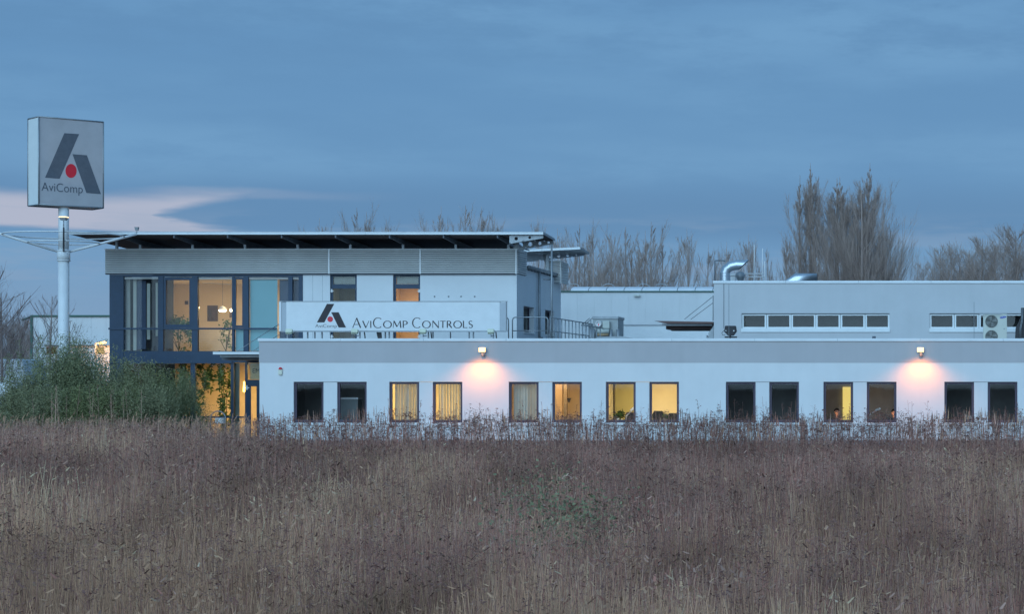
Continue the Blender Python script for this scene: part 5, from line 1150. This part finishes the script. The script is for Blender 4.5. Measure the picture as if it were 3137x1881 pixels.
# arms and rings
zc0, zc1 = Z(771, YP), Z(711, YP); RA = 2.62
for k, an in enumerate((23, 113, 203, 293)):
    d = Vector((math.cos(R(an)), math.sin(R(an)), 0)); a = Vector((xp, YP, zc0)) + d * .2; b = Vector((xp, YP, zc1)) + d * RA
    m_ = MB(); m_.tube([a, b], .045 if an != 293 else .035, 8, r1=.05 if an != 293 else .03); m_.build('arm', white_paint if an != 293 else steel_dark, py)
for rr, f in ((2.16, .84), (1.27, .46)):
    z_ = zc0 + (zc1 - zc0) * f; m_ = MB(); m_.tube([(xp + rr * math.cos(q), YP + rr * math.sin(q), z_) for q in np.linspace(0, 2 * math.pi, 49)], .028, 6, False); m_.build('ring', white_paint, py)
for k, (an, lb, lit) in enumerate(((293, 'lit floodlight on the front arm under the tall box sign', 1), (113, 'lit floodlight on the rear arm beside the pole', 1), (23, 'thin bracket lamp at the end of the right pole arm', 0), (203, 'bracket lamp at the end of the left pole arm', 0))):
    d = Vector((math.cos(R(an)), math.sin(R(an)), 0)); b = Vector((xp, YP, zc1 + .04)) + d * (RA - .0)
    t2 = thing('floodlight', lb, 'floodlight', b, 'lamps on the pole arms')
    h = .13 if an == 293 else .0
    m_ = MB(); m_.tube([b, b + Vector((0, 0, .08 + h))], .02, 6); m_.build('bracket', steel_m, t2)
    c = b + Vector((0, 0, .10 + h)); s = .13 if lit else .07
    m_ = MB(); m_.add([c + Vector((sx * s * .7, sy_ * s * .7, 0)) for sx, sy_ in ((-1, -1), (1, -1), (1, 1), (-1, 1))] + [c + Vector((sx * s, sy_ * s, .13)) for sx, sy_ in ((-1, -1), (1, -1), (1, 1), (-1, 1))], [(0, 1, 2, 3), (0, 1, 5, 4), (1, 2, 6, 5), (2, 3, 7, 6), (3, 0, 4, 7)]); m_.build('housing', steel_m, t2)
    m_ = MB(); quad(m_, *[c + Vector((sx * s, sy_ * s, .135)) for sx, sy_ in ((-1, -1), (1, -1), (1, 1), (-1, 1))]); m_.box(c.x - s, c.y - s - .004, c.z + .10, c.x + s, c.y + s + .004, c.z + .131); m_.build('lens', emitter('warm_lens%d' % k, (1, .75, .4), 1.6) if lit else G, t2)
    if lit: light('sign_light', 'SPOT', c + Vector((0, 0, .18)), 14, (1, .74, .42), t2, .05, (-(d.y) * R(0), 0, 0) if 0 else (R(180 - 38 * (1 if an == 293 else -1)), 0, 0), spot_size=R(60), spot_blend=.6)

# ================================================================== vegetation
bark = tinted('bark'); 
def tube_np(pts, r0, r1, n):
    pts = np.asarray(pts, float); k = len(pts); d = np.gradient(pts, axis=0); d /= np.linalg.norm(d, axis=1)[:, None] + 1e-9
    a = np.cross(d, np.array([.3, .9, .1])); a /= np.linalg.norm(a, axis=1)[:, None]; b = np.cross(d, a)
    rr = np.linspace(r0, r1, k)[:, None, None]; th = np.arange(n) * 2 * np.pi / n
    v = pts[:, None] + (a[:, None] * np.cos(th)[None, :, None] + b[:, None] * np.sin(th)[None, :, None]) * rr
    i = np.arange(k - 1)[:, None] * n; j = np.arange(n)[None]
    q = np.stack([i + j, i + (j + 1) % n, i + n + (j + 1) % n, i + n + j], -1).reshape(-1, 4)
    return v.reshape(-1, 3), q
def bare_tree(H, half, seed, fan, n1, n2, n3, twig, stems=1, sw=.16, form='pop', col0=(.34, .25, .21), col1=(.56, .43, .38)):
    """leafless tree: trunk, limbs, branches and thousands of twigs. returns (trunk mesh, crown mesh)"""
    g = np.random.default_rng(seed); parts_t, parts_c = [], []; c0, c1 = np.array(col0), np.array(col1)
    def colr(n): k = g.uniform(0, 1); return np.repeat((c0 * (1 - k) + c1 * k)[None], n, 0)
    segs2 = []
    for s in range(stems):
        lean = g.normal(0, .05 if stems == 1 else fan * .14, 2); hh = H * (1 if s == 0 else g.uniform(.75, .98))
        t = np.linspace(0, 1, 9)[:, None]; wob = np.cumsum(g.normal(0, .012 * H / 9, (9, 3)), 0); wob[0] = 0
        tr = np.c_[lean[0] * t * hh * .5, lean[1] * t * hh * .5, t * hh] + wob * np.array([1, 1, 0])
        v, q = tube_np(tr, sw / (1 + .3 * (stems > 1)), .012, 7); parts_t.append((v, q, colr(len(v))))
        for i in range(n1 // stems):
            f = g.uniform(.08, .97) ** (1.0 if form == 'pop' else .8)
            o = np.array([np.interp(f, t[:, 0], tr[:, k]) for k in range(3)]); az_ = g.uniform(0, 2 * np.pi)
            env = half * (np.sin(np.pi * min(1, f * .75 + .25)) ** .7 if form == 'pop' else (1 - f * .55)) * g.uniform(.45, 1.1) * (min(1, (1 - f) * 3.2 + .12) if form == 'pop' else 1)
            ln = min(hh * (1 - f) * (.86 if form == 'pop' else 1.05) + .35, env / math.tan(fan) if form == 'pop' else env * 2.2 + .5)
            out = env; d = np.array([math.cos(az_), math.sin(az_), 0])
            m = 6; u = np.linspace(0, 1, m)[:, None]
            if form == 'pop': p = o + d * out * np.sin(u * 1.45) * .98 + np.array([0, 0, 1]) * ln * u ** 1.15
            else: p = o + d * out * u + np.array([0, 0, 1]) * ln * .62 * u ** 1.2
            p = p + np.cumsum(g.normal(0, ln * .007, (m, 3)), 0); r0 = sw * .15 * (1 - f * .65)
            v, q = tube_np(p, r0, .010, 4); parts_c.append((v, q, colr(len(v))))
            for j in range(n2):
                ff = g.uniform(.15, .98); oo = np.array([np.interp(ff, u[:, 0], p[:, k]) for k in range(3)]); a2 = g.uniform(0, 2 * np.pi)
                base_d = (p[-1] - p[0]) / (np.linalg.norm(p[-1] - p[0]) + 1e-6); side = np.array([math.cos(a2), math.sin(a2), g.uniform(-.2, .4)])
                dd = base_d * .9 + side * (.32 if form == 'pop' else .6); dd[2] = abs(dd[2]) + .25; dd /= np.linalg.norm(dd)
                l2 = ln * g.uniform(.20, .46) * (1.15 - ff * .6); segs2.append((oo, dd, l2, r0 * .22 + .004))
    S = np.array([s[0] for s in segs2]); D = np.array([s[1] for s in segs2]); Ls = np.array([s[2] for s in segs2]); Rs = np.array([s[3] for s in segs2]); n = len(S)
    bend = g.normal(0, .03, (n, 3)) * Ls[:, None]; bend[:, 2] = 0
    v, q = ribbons(S, S + D * Ls[:, None], bend, Rs * 2, 3, g.uniform(0, np.pi, n), .35); k = np.repeat(g.uniform(0, 1, n), 8)[:, None]; parts_c.append((v, q, c0 * (1 - k) + c1 * k))
    idx = np.repeat(np.arange(n), n3); fr = g.uniform(.1, 1, len(idx)); o3 = S[idx] + D[idx] * (Ls[idx] * fr)[:, None]
    sd_ = g.normal(0, 1, (len(idx), 3)); d3 = D[idx] * .9 + sd_ * (.34 if form == 'pop' else .5); d3[:, 2] = np.abs(d3[:, 2]) + .15; d3 /= np.linalg.norm(d3, axis=1)[:, None]
    l3 = Ls[idx] * g.uniform(.25, .7, len(idx)); b3 = g.normal(0, .05, (len(idx), 3)) * l3[:, None]
    v, q = ribbons(o3, o3 + d3 * l3[:, None], b3, np.full(len(idx), twig * .44), 2, g.uniform(0, np.pi, len(idx)), .4); k = np.repeat(g.uniform(0, 1, len(idx)), 6)[:, None]; parts_c.append((v, q, c0 * (1 - k) + c1 * k))
    V, Q, Cc = join_np(parts_t); mt = np_mesh('trunk', V, Q, Cc, bark); V, Q, Cc = join_np(parts_c); mc = np_mesh('crown', V, Q, Cc, bark)
    return mt, mc
VAR = {
    'popA': (bare_tree(20, 1.25, 21, R(14), 60, 15, 18, .022, sw=.22), 20),
    'popB': (bare_tree(20, 1.5, 22, R(15), 68, 15, 18, .022, sw=.24), 20),
    'vase': (bare_tree(20, 4.3, 23, R(24), 120, 15, 14, .024, stems=6, sw=.30), 20),
    'midA': (bare_tree(14, 2.0, 24, R(22), 52, 12, 11, .022, sw=.17), 14),
    'midB': (bare_tree(14, 2.6, 25, R(26), 58, 12, 11, .022, stems=2, sw=.17), 14),
    'rndA': (bare_tree(11, 3.6, 26, R(35), 58, 13, 9, .024, stems=2, sw=.2, form='rnd'), 11),
    'rndB': (bare_tree(11, 2.7, 27, R(35), 52, 13, 9, .024, stems=1, sw=.2, form='rnd'), 11),
    'near': (bare_tree(6, 1.7, 28, R(35), 34, 9, 3, .010, stems=1, sw=.09, form='rnd', col0=(.20, .13, .12), col1=(.34, .25, .22)), 6),
}
def tree(kind, px, py_top, Y, label, group, wf=1.0, rz=None, name='bare_tree'):
    (mt, mc), H0 = VAR[kind]; H = Z(py_top, Y) * (1.05 if kind[0] in 'pv' else 1.01); s = H / H0
    o = bpy.data.objects.new(name, None); COL.objects.link(o); o.location = (X(px, Y), Y, 0); o.scale = (s * wf, s * wf, s); o.rotation_euler.z = rnd.uniform(0, 6.28) if rz is None else rz
    tag(o, label, 'tree', group)
    for nm, me in (('trunk', mt), ('crown', mc)): c = bpy.data.objects.new(nm, me); COL.objects.link(c); c.parent = o
GP = 'tall bare poplars above the grey block'
tree('popA', 2447, 572, 190, 'slender bare poplar, leftmost of the tall group over the grey block', GP, name='bare_poplar')
tree('popA', 2487, 558, 193, 'slender bare poplar, second from the left in the tall group', GP, name='bare_poplar')
tree('popB', 2518, 534, 190, 'tallest narrow bare poplar left of the broad fanned tree', GP, 1.0, name='bare_poplar')
tree('vase', 2640, 604, 188, 'broad fan shaped bare tree, widest of the tall group', GP, 1.0, name='bare_poplar')
tree('popB', 2632, 536, 194, 'bare poplar whose tip rises from the middle of the broad fanned tree', GP, 1.15, name='bare_poplar')
tree('vase', 2700, 660, 196, 'lower spreading bare tree at the right side of the tall group', GP, .85, name='bare_poplar')
tree('popB', 2572, 584, 197, 'bare poplar filling the gap left of the broad fanned tree', GP, 1.7, name='bare_poplar')
tree('popA', 2672, 590, 192, 'bare poplar standing right of the middle tip in the broad mass', GP, 1.8, name='bare_poplar')
tree('popB', 2602, 572, 192, 'bare poplar just left of the middle tip in the broad mass', GP, 1.3, name='bare_poplar')
tree('popA', 2420, 740, 186, 'short bare poplar at the left foot of the tall group', GP, 1.0, name='bare_poplar')
GM = 'bare trees behind the industrial hall'
for i, (k, px, py_, Yt, wf, lb) in enumerate([
    ('midA', 1728, 705, 165, 1, 'bare tree just right of the small wing canopy, over the hall'), ('midB', 1768, 692, 170, 1, 'pale bare tree behind the left end of the hall skylight'),
    ('midA', 1826, 702, 160, 1.1, 'bare tree above the left third of the hall skylight'), ('midB', 1872, 715, 168, .9, 'bare tree with a forked stem over the middle of the hall skylight'), ('midB', 1924, 700, 160, 1.1, 'dense bare tree over the middle of the hall'),
    ('midA', 1962, 712, 164, 1, 'bare tree just left of the tallest tree over the hall'), ('midB', 1998, 684, 160, 1.1, 'tallest bare tree over the hall, with a dark nest clump'), ('midA', 2034, 735, 163, 1, 'lower bare tree on the right flank of the hall group'), ('midB', 1795, 745, 172, 1, 'low bare tree filling the left half of the hall group'), ('midB', 1965, 760, 175, 1.2, 'low bare tree filling the right half of the hall group'),
    ('midA', 2122, 706, 160, .9, 'lone bare tree between the hall group and the elbow duct'), ('midA', 2160, 752, 165, .9, 'thin bare tree right beside the lone tree near the block'), ('midA', 2212, 745, 170, .8, 'bare tree top rising behind the bent roof pipe'),
    ('midA', 2310, 722, 170, .9, 'bare tree behind the white antenna rods'), ('midB', 2352, 762, 172, .7, 'bare tree just right of the white antenna rods'), ('midA', 2285, 748, 172, .7, 'bare tree just left of the white antenna rods')]):
    tree(k, px, py_, Yt, lb, GM, wf)
GR = 'round bare trees above the right end of the block'
for k, px, py_, Yt, wf, lb in [('rndB', 2828, 812, 175, .7, 'small round bare bush tree low between the two tree groups'), ('rndB', 2885, 768, 175, .8, 'bare tree at the left end of the right group'), ('rndA', 2945, 745, 172, .8, 'second bare tree of the right group'), ('rndB', 3000, 735, 170, .9, 'third bare tree of the right group'), ('rndA', 3065, 692, 168, .85, 'highest round bare tree in the right group'), ('rndB', 2915, 790, 178, .9, 'low bare tree between the first two of the right group'), ('rndB', 2972, 772, 176, 1.0, 'low bare tree filling the middle of the right group'), ('rndB', 3035, 760, 178, 1.0, 'low bare tree just left of the highest round one'), ('rndA', 3140, 684, 170, .9, 'bare tree cut off by the right edge of the view'), ('rndB', 3110, 715, 174, .9, 'bare tree just left of the one cut off at right')]:
    tree(k, px, py_, Yt, lb, GR, wf)
GC = 'tree tops peeping over the canopy roof'
for k, px, py_, wf, lb in [('midA', 962, 688, .9, 'small tree top over the canopy left of the wider crown'), ('midB', 1085, 658, 1.0, 'wide bare crown over the canopy above the sign logo'), ('midA', 1122, 672, .9, 'bare tree top just right of the wide crown'), ('midA', 1172, 692, .7, 'faint thin twig top between the two canopy tree groups'), ('midA', 1350, 652, .8, 'narrow bare tree top left of the twin crown over the canopy'), ('midB', 1432, 650, 1.0, 'wide twin bare crown over the canopy right half'), ('midA', 1462, 655, .9, 'bare tree top merging with the twin crown'), ('midA', 1500, 684, .8, 'low bare tree top right of the twin crown'), ('midA', 1660, 680, .6, 'dark narrow tree top over the canopy tip')]:
    tree(k, px, py_ - 16, 170, lb, GC, wf)
tree('near', 148, 912, 104, 'bare young tree left of the sign pole before the warehouse', 'bare trees at the left edge', 1.0)
tree('near', 215, 985, 100, 'bare shrub like tree just right of the sign pole', 'bare trees at the left edge', .9)
tree('near', 60, 960, 98, 'bare tree left of the green roof edge', 'bare trees at the left edge', 1.2)
tree('near', -60, 815, 92, 'large bare tree mostly outside the left edge, branches reaching in', 'bare trees at the left edge', 1.35)
tree('near', 8, 905, 95, 'bare tree with rising branches at the left edge', 'bare trees at the left edge', 1.1)
for i in range(12):
    tree('rndA' if i % 2 else 'rndB', -90 + i * 21, 955 + rnd.uniform(-12, 18) + i * 3, 200 + rnd.uniform(-8, 8), 'hazy bare tree in the distant row at the left edge', 'distant tree row at the left', .8)

# ---- green bushes at the left (bamboo-like, fine leaves)
def bush_mesh(seed, n, W_, D_, H_, c0, c1, size, sprigs):
    g = np.random.default_rng(seed); m = 34; cc = g.uniform(-1, 1, (m, 3)); cc[:, 2] = g.uniform(.12, .92, m)
    cc[:, :2] *= (1 - .45 * cc[:, 2:3] ** 2)
    def fn(n):
        k = g.integers(0, m, n); p = cc[k] + g.normal(0, .13, (n, 3)); s = int(n * sprigs)
        a = g.integers(0, 40, s); sx = np.random.default_rng(seed + 1).uniform(-.9, .9, (40, 2)); hh = g.uniform(.5, 1.0, s) * np.random.default_rng(seed + 2).uniform(.75, 1.18, 40)[a]
        p[:s] = np.c_[sx[a] + g.normal(0, .035, (s, 2)), hh]; p[:, 2] = np.maximum(p[:, 2], .02)
        return p * np.array([W_ / 2, D_ / 2, H_])
    v, q, c = leaf_cloud(n, fn, size, c0, c1, .25, 3.0)
    return np_mesh('foliage', v, q, c, leafm)
def bush_stems(seed, W_, D_, H_):
    g = np.random.default_rng(seed + 1); sx = g.uniform(-.9, .9, (40, 2)); n = 40; b = np.c_[sx * np.array([W_, D_]) * .35, np.zeros(n)]; tp = np.c_[sx * np.array([W_, D_]) * .5, np.full(n, H_) * np.random.default_rng(seed + 2).uniform(.75, 1.18, 40)]
    v, q = ribbons(b, tp, g.normal(0, .1, (n, 3)), np.full(n, .018), 3, g.uniform(0, 3, n)); return np_mesh('stem', v, q, np.repeat(np.array([[.14, .13, .06]]), len(v), 0), bark)
GB1, GB2 = (.17, .175, .10), (.37, .355, .20)
BV = [(bush_mesh(31, 26000, 3.0, 2.2, 2.0, GB1, GB2, .062, .22), bush_stems(31, 3, 2.2, 2.0)), (bush_mesh(41, 30000, 3.4, 2.4, 2.3, (.15, .17, .09), (.33, .33, .18), .062, .28), bush_stems(41, 3.4, 2.4, 2.3)), (bush_mesh(51, 21000, 2.4, 2.0, 1.7, (.15, .17, .075), (.32, .32, .15), .06, .18), bush_stems(51, 2.4, 2, 1.7))]
for v, px, Y, s, sz, lb in [(1, 165, 77.5, 1.1, 1.42, 'tallest green bush, right in front of the sign pole'), (0, 60, 77, 1.15, 1.12, 'broad green bush at the left of the sign pole'), (2, -20, 76.5, 1.2, 1.0, 'dark green bush cut off by the left edge'), (1, 265, 78.0, 1.0, 1.36, 'feathery green bush between the sign pole and blue corner'),
                            (0, 360, 78.0, 1.1, 1.35, 'green bush in front of the blue corner panel'), (2, 450, 78.2, 1.1, 1.40, 'green bush under the left glazing'), (1, 520, 78.6, .8, 1.0, 'olive bush left of the lit ground floor pane'), (0, 110, 75.8, 1.0, .92, 'low front bush in the dark part of the hedge'), (2, 230, 76.0, 1.2, 1.05, 'low front bush below the sign pole'), (2, 330, 76.2, 1.2, 1.1, 'low front bush right of the sign pole'), (0, 430, 76.5, 1.0, .95, 'low front bush nearest the glazed hall')]:
    o = bpy.data.objects.new('bush', None); COL.objects.link(o); o.location = (X(px, Y), Y, 0); o.scale = (s, s, sz * 1.09); o.rotation_euler.z = rnd.choice((0, math.pi)) + rnd.uniform(-.3, .3)
    tag(o, lb, 'bush', 'green bushes by the sign pole')
    for nm, me in zip(('foliage', 'stem'), BV[v]): c = bpy.data.objects.new(nm, me); COL.objects.link(c); c.parent = o

# ================================================================== the field of dead weeds
weed_m = tinted('dry_weeds', .95)
t_ = weed_m.node_tree; b_ = t_.nodes['Principled BSDF']
tl = t_.nodes.new('ShaderNodeBsdfTranslucent'); at_ = [n for n in t_.nodes if n.type == 'ATTRIBUTE'][0]; t_.links.new(at_.outputs['Color'], tl.inputs[0])
mx = t_.nodes.new('ShaderNodeMixShader'); mx.inputs[0].default_value = .25; t_.links.new(b_.outputs[0], mx.inputs[1]); t_.links.new(tl.outputs[0], mx.inputs[2]); t_.links.new(mx.outputs[0], t_.nodes['Material Output'].inputs[0])
def vnoise(x, y, s, seed):
    """smooth value noise"""
    g = np.random.default_rng(seed); T_ = g.uniform(0, 1, (64, 64)); u, v = x / s + 31.7, y / s + 17.3; i, j = np.floor(u).astype(int), np.floor(v).astype(int); fu, fv = u - i, v - j; fu, fv = fu * fu * (3 - 2 * fu), fv * fv * (3 - 2 * fv)
    q = lambda a, b: T_[a % 64, b % 64]
    return (q(i, j) * (1 - fu) + q(i + 1, j) * fu) * (1 - fv) + (q(i, j + 1) * (1 - fu) + q(i + 1, j + 1) * fu) * fv
def scatter(n, y0=9.5, y1=73.3, power=1.0):
    """points inside the visible wedge (plus margin), denser close by"""
    u = rng.uniform(0, 1, n); y = y0 * (y1 / y0) ** (u ** power); a, b = (-130 - VX) / F, (3270 - VX) / F
    x = y * rng.uniform(a, b, n) + rng.uniform(-.5, .5, n); return x, y
def envelope(x, y):
    """height of the weed canopy"""
    px = VX + x / y * F; left = 1 / (1 + np.exp((px - 760) / 90)); far = np.clip((y - 38) / 22, 0, 1)
    h = .96 + .46 * (vnoise(x, y, 3.2, 1) - .5) + .36 * (vnoise(x, y, 1.0, 2) - .5)
    h = h * (1 - far * (1 - left) * .40) + left * .16 * np.clip((y - 30) / 30, 0, 1)
    h = h * (1 - np.clip((y - 66) / 7, 0, 1) * .35 * (1 - left))
    return np.clip(h, .25, 1.5)
STRAW, RUST, GREYB, DARK, PALE = [np.array(c) for c in ((.70, .40, .25), (.50, .225, .17), (.54, .32, .245), (.32, .165, .13), (.74, .50, .35))]
def weed_cols(x, y, n):
    p = vnoise(x, y * .6, 2.6, 5) * .6 + vnoise(x, y, .9, 6) * .4; k = rng.uniform(0, 1, n)
    near = np.clip((36 - y) / 20, 0, 1)
    w_straw = np.clip(.05 + near * .74 + (p - .5) * 2.4, .04, .92)
    c = np.where((k < w_straw)[:, None], STRAW, np.where((k < w_straw + (1 - w_straw) * .50)[:, None], GREYB, RUST))
    c = np.where((rng.uniform(0, 1, n) < .08)[:, None], DARK, c); c = np.where((rng.uniform(0, 1, n) < .012)[:, None], PALE, c)
    val = .76 + .95 * (vnoise(x, y * .35, 1.5, 21) - .5) + .75 * (vnoise(x, y * .25, .38, 22) - .5)
    return np.clip(c * (rng.uniform(.65, 1.2, n) * (val + .22))[:, None], 0, .9)
parts = []
# (1) upright stalks and blades
n = 175000; x, y = scatter(n, power=.80); h = envelope(x, y) * rng.uniform(.45, 1.08, n) ** 1
b = np.c_[x, y, np.zeros(n)]; lean = rng.normal(0, .075, (n, 2)) * h[:, None]; tp = np.c_[b[:, :2] + lean, h]
wd = rng.uniform(.0035, .0085, n) * (1 + np.clip(y - 16, 0, 60) * .022)
v, q = ribbons(b, tp, np.c_[rng.normal(0, .10, (n, 2)) * h[:, None], np.zeros(n)], wd, 2, rng.normal(0, .8, n), .3); parts.append((v, q, np.repeat(weed_cols(x, y, n), 6, 0)))
# (2) bent dry leaves
n = 26000; x, y = scatter(n, power=.85); hh = envelope(x, y); z0 = hh * rng.uniform(.1, .85, n); b = np.c_[x, y, z0]; l = rng.uniform(.12, .38, n) * np.clip(y / 26, .45, 1); a = rng.uniform(0, 6.28, n); tp = b + np.c_[np.cos(a) * l, np.sin(a) * l, rng.normal(-.02, .12, n)]
bd = np.zeros((n, 3)); bd[:, 2] = l * rng.uniform(.2, .9, n)
v, q = ribbons(b, tp, bd, rng.uniform(.003, .0075, n) * (1 + np.clip(y - 16, 0, 60) * .018), 3, rng.uniform(0, 3.1, n), .25); parts.append((v, q, np.repeat(weed_cols(x, y, n) * .98, 8, 0)))
# (3) fuzzy seed matter near the top of the canopy
n = 150000; x, y = scatter(n, y0=12, power=.62); hh = envelope(x, y); cl = vnoise(x, y, .45, 9); keep = cl > .42; x, y, hh, cl = x[keep], y[keep], hh[keep], cl[keep]; n = len(x)
b = np.c_[x, y, hh * rng.uniform(.62, 1.06, n) * (.8 + .3 * cl)]; a = rng.uniform(0, 6.28, n); l = rng.uniform(.015, .05, n) * (1 + np.clip(y - 20, 0, 60) * .016); tp = b + np.c_[np.cos(a) * l, np.sin(a) * l, rng.uniform(-.3, 1, n) * l]
v, q = ribbons(b, tp, np.zeros((n, 3)), l * .55, 1, rng.uniform(0, 3.1, n), .6); parts.append((v, q, np.repeat(weed_cols(x, y, n) * .85, 4, 0)))
# (4) tall forbs with flat umbels: stem, side branches, dark seed heads
def forbs(n, hlo, hhi, y0, y1, pxr, power, heads, dark=True, ybias=None):
    x, y = scatter(n, y0, y1, power)
    if pxr: x = y * (rng.uniform(pxr[0], pxr[1], n) - VX) / F
    h = rng.uniform(hlo, hhi, n); k = 1 + np.clip(y - 16, 0, 60) * .020
    b = np.c_[x, y, np.zeros(n)]; tp = np.c_[x + rng.normal(0, .09, n), y + rng.normal(0, .09, n), h]
    col = (DARK if dark else GREYB) * rng.uniform(.8, 1.6, n)[:, None]
    bend = np.c_[rng.normal(0, .05, (n, 2)), np.zeros(n)]
    v, q = ribbons(b, tp, bend, .0065 * k, 3, rng.normal(0, .6, n), .5); parts.append((v, q, np.repeat(col, 8, 0)))
    m = 6; idx = np.repeat(np.arange(n), m); N_ = n * m; f = rng.uniform(.60, .97, N_); o = b[idx] * (1 - f[:, None]) + tp[idx] * f[:, None] + bend[idx] * (f * (1 - f) * 2)[:, None]
    a = rng.uniform(0, 6.28, N_); r = rng.uniform(.05, .15, N_) * (1.15 - f) * 2.6; e = o + np.c_[np.cos(a) * r, np.sin(a) * r, r * rng.uniform(.8, 1.6, N_)]
    v, q = ribbons(o, e, np.zeros((N_, 3)), .004 * k[idx], 1, rng.normal(0, .8, N_), .7); parts.append((v, q, np.repeat(col[idx], 4, 0)))
    i2 = np.repeat(np.arange(N_), heads); M_ = len(i2); c = e[i2] + rng.normal(0, 1, (M_, 3)) * np.array([.026, .026, .010]); a = rng.uniform(0, 6.28, M_); s = rng.uniform(.010, .024, M_) * (1 + (k[idx][i2] - 1) * .8)
    t2 = c + np.c_[np.cos(a) * s, np.sin(a) * s, rng.normal(0, .35, M_) * s]
    v, q = ribbons(c, t2, np.zeros((M_, 3)), s * .9, 1, a + 1.57, .8); parts.append((v, q, np.repeat(np.repeat(np.repeat(col * .85, m, 0), heads, 0), 4, 0)))
forbs(150, .90, 1.2, 12, 24, None, 1, 5)
forbs(1000, .85, 1.25, 13, 60, None, .7, 5)
forbs(1150, .95, 1.5, 52, 73.2, (780, 3200), 1, 8)
forbs(260, .95, 1.2, 52, 73.2, (-60, 800), 1, 4, False)
forbs(60, 1.5, 1.9, 62, 73.2, (1100, 3200), 1, 3)
forbs(16, 1.9, 2.3, 60, 72, (100, 450), 1, 1, False)
# (5) straight fine grass stalks against the white wall, with narrow plumes
n = 6400; y = rng.uniform(50, 73.4, n); x = y * (rng.uniform(780, 3250, n) - VX) / F; cl = vnoise(x, y * .3, 1.3, 12); keep = cl > .50; x, y = x[keep], y[keep]; n = len(x); h = rng.uniform(.75, 1.42, n) * (.72 + .5 * vnoise(x, y * .3, 1.9, 13))
b = np.c_[x, y, np.zeros(n)]; tp = np.c_[x + rng.normal(0, .10, n), y + rng.normal(0, .1, n), h]; v, q = ribbons(b, tp, np.c_[rng.normal(0, .06, (n, 2)), np.zeros(n)], np.full(n, .0085), 3, rng.normal(0, .7, n), .5); cc_ = weed_cols(x, y, n); parts.append((v, q, np.repeat(cc_, 8, 0)))
pm = rng.uniform(0, 1, n) < .5; d_ = (tp - b)[pm]; v, q = ribbons(tp[pm] - d_ * .16, tp[pm] + d_ * .05, np.zeros((pm.sum(), 3)), np.full(pm.sum(), .03), 2, rng.normal(0, .7, pm.sum()), .2); parts.append((v, q, np.repeat(cc_[pm], 6, 0)))
# (6) drooping pale plumes along the left rim
n = 420; y = rng.uniform(56, 73, n); x = y * (rng.uniform(-60, 760, n) - VX) / F; h = rng.uniform(1.0, 1.32, n); b = np.c_[x, y, np.zeros(n)]; tp = np.c_[x + rng.normal(.05, .10, n), y, h]
v, q = ribbons(b, tp, np.c_[rng.normal(0, .05, (n, 2)), np.zeros(n)], np.full(n, .010), 3, rng.normal(0, .7, n), .6); parts.append((v, q, np.repeat(GREYB * rng.uniform(.8, 1.4, n)[:, None], 8, 0)))
dr = np.c_[rng.uniform(-.02, .14, n), np.zeros(n), rng.uniform(-.03, .14, n)]; v, q = ribbons(tp - np.array([0, 0, .05]), tp + dr, np.tile([0, 0, .06], (n, 1)), rng.uniform(.018, .04, n), 3, rng.normal(0, .5, n), .2); parts.append((v, q, np.repeat((STRAW * .7 + .02) * rng.uniform(.7, 1.3, n)[:, None], 8, 0)))
V, Q, Cc = join_np(parts)
fo = link('dry_weeds', np_mesh('dry_weeds', V, Q, Cc, weed_m), None); tag(fo, 'field of dead brown weeds and straw grass in front of the building', 'weeds', kind='stuff')
# (7) patch of green leaves low in the field
n = 1900; cen = [(1660, 1480, 31), (1700, 1560, 26), (1760, 1590, 25), (1850, 1560, 27), (1800, 1640, 23), (1640, 1530, 28), (1640, 1660, 22)]
k = rng.integers(0, len(cen), n); cc = np.array([[X(a, Y), Y, max(.35, Z(b, Y))] for a, b, Y in cen])
vg, qg, cg = leaf_cloud(n, lambda n: cc[k] + rng.normal(0, 1, (n, 3)) * np.array([.30, .8, .14]), .055, (.17, .19, .11), (.32, .31, .17), .1, 1.8)
go = link('green_undergrowth', np_mesh('green_undergrowth', vg, qg, cg, leafm), None); tag(go, 'dull green leaves growing among the dead weeds mid field', 'undergrowth', kind='stuff')
# every pane faces outwards, so that its reflection is that of glass seen from outside
for o in list(sc.objects):
    if o.type == 'MESH' and o.name.split('.')[0] == 'pane':
        nn_ = o.data.polygons[0].normal
        if nn_.y > .5 or nn_.x < -.5: o.data.flip_normals()
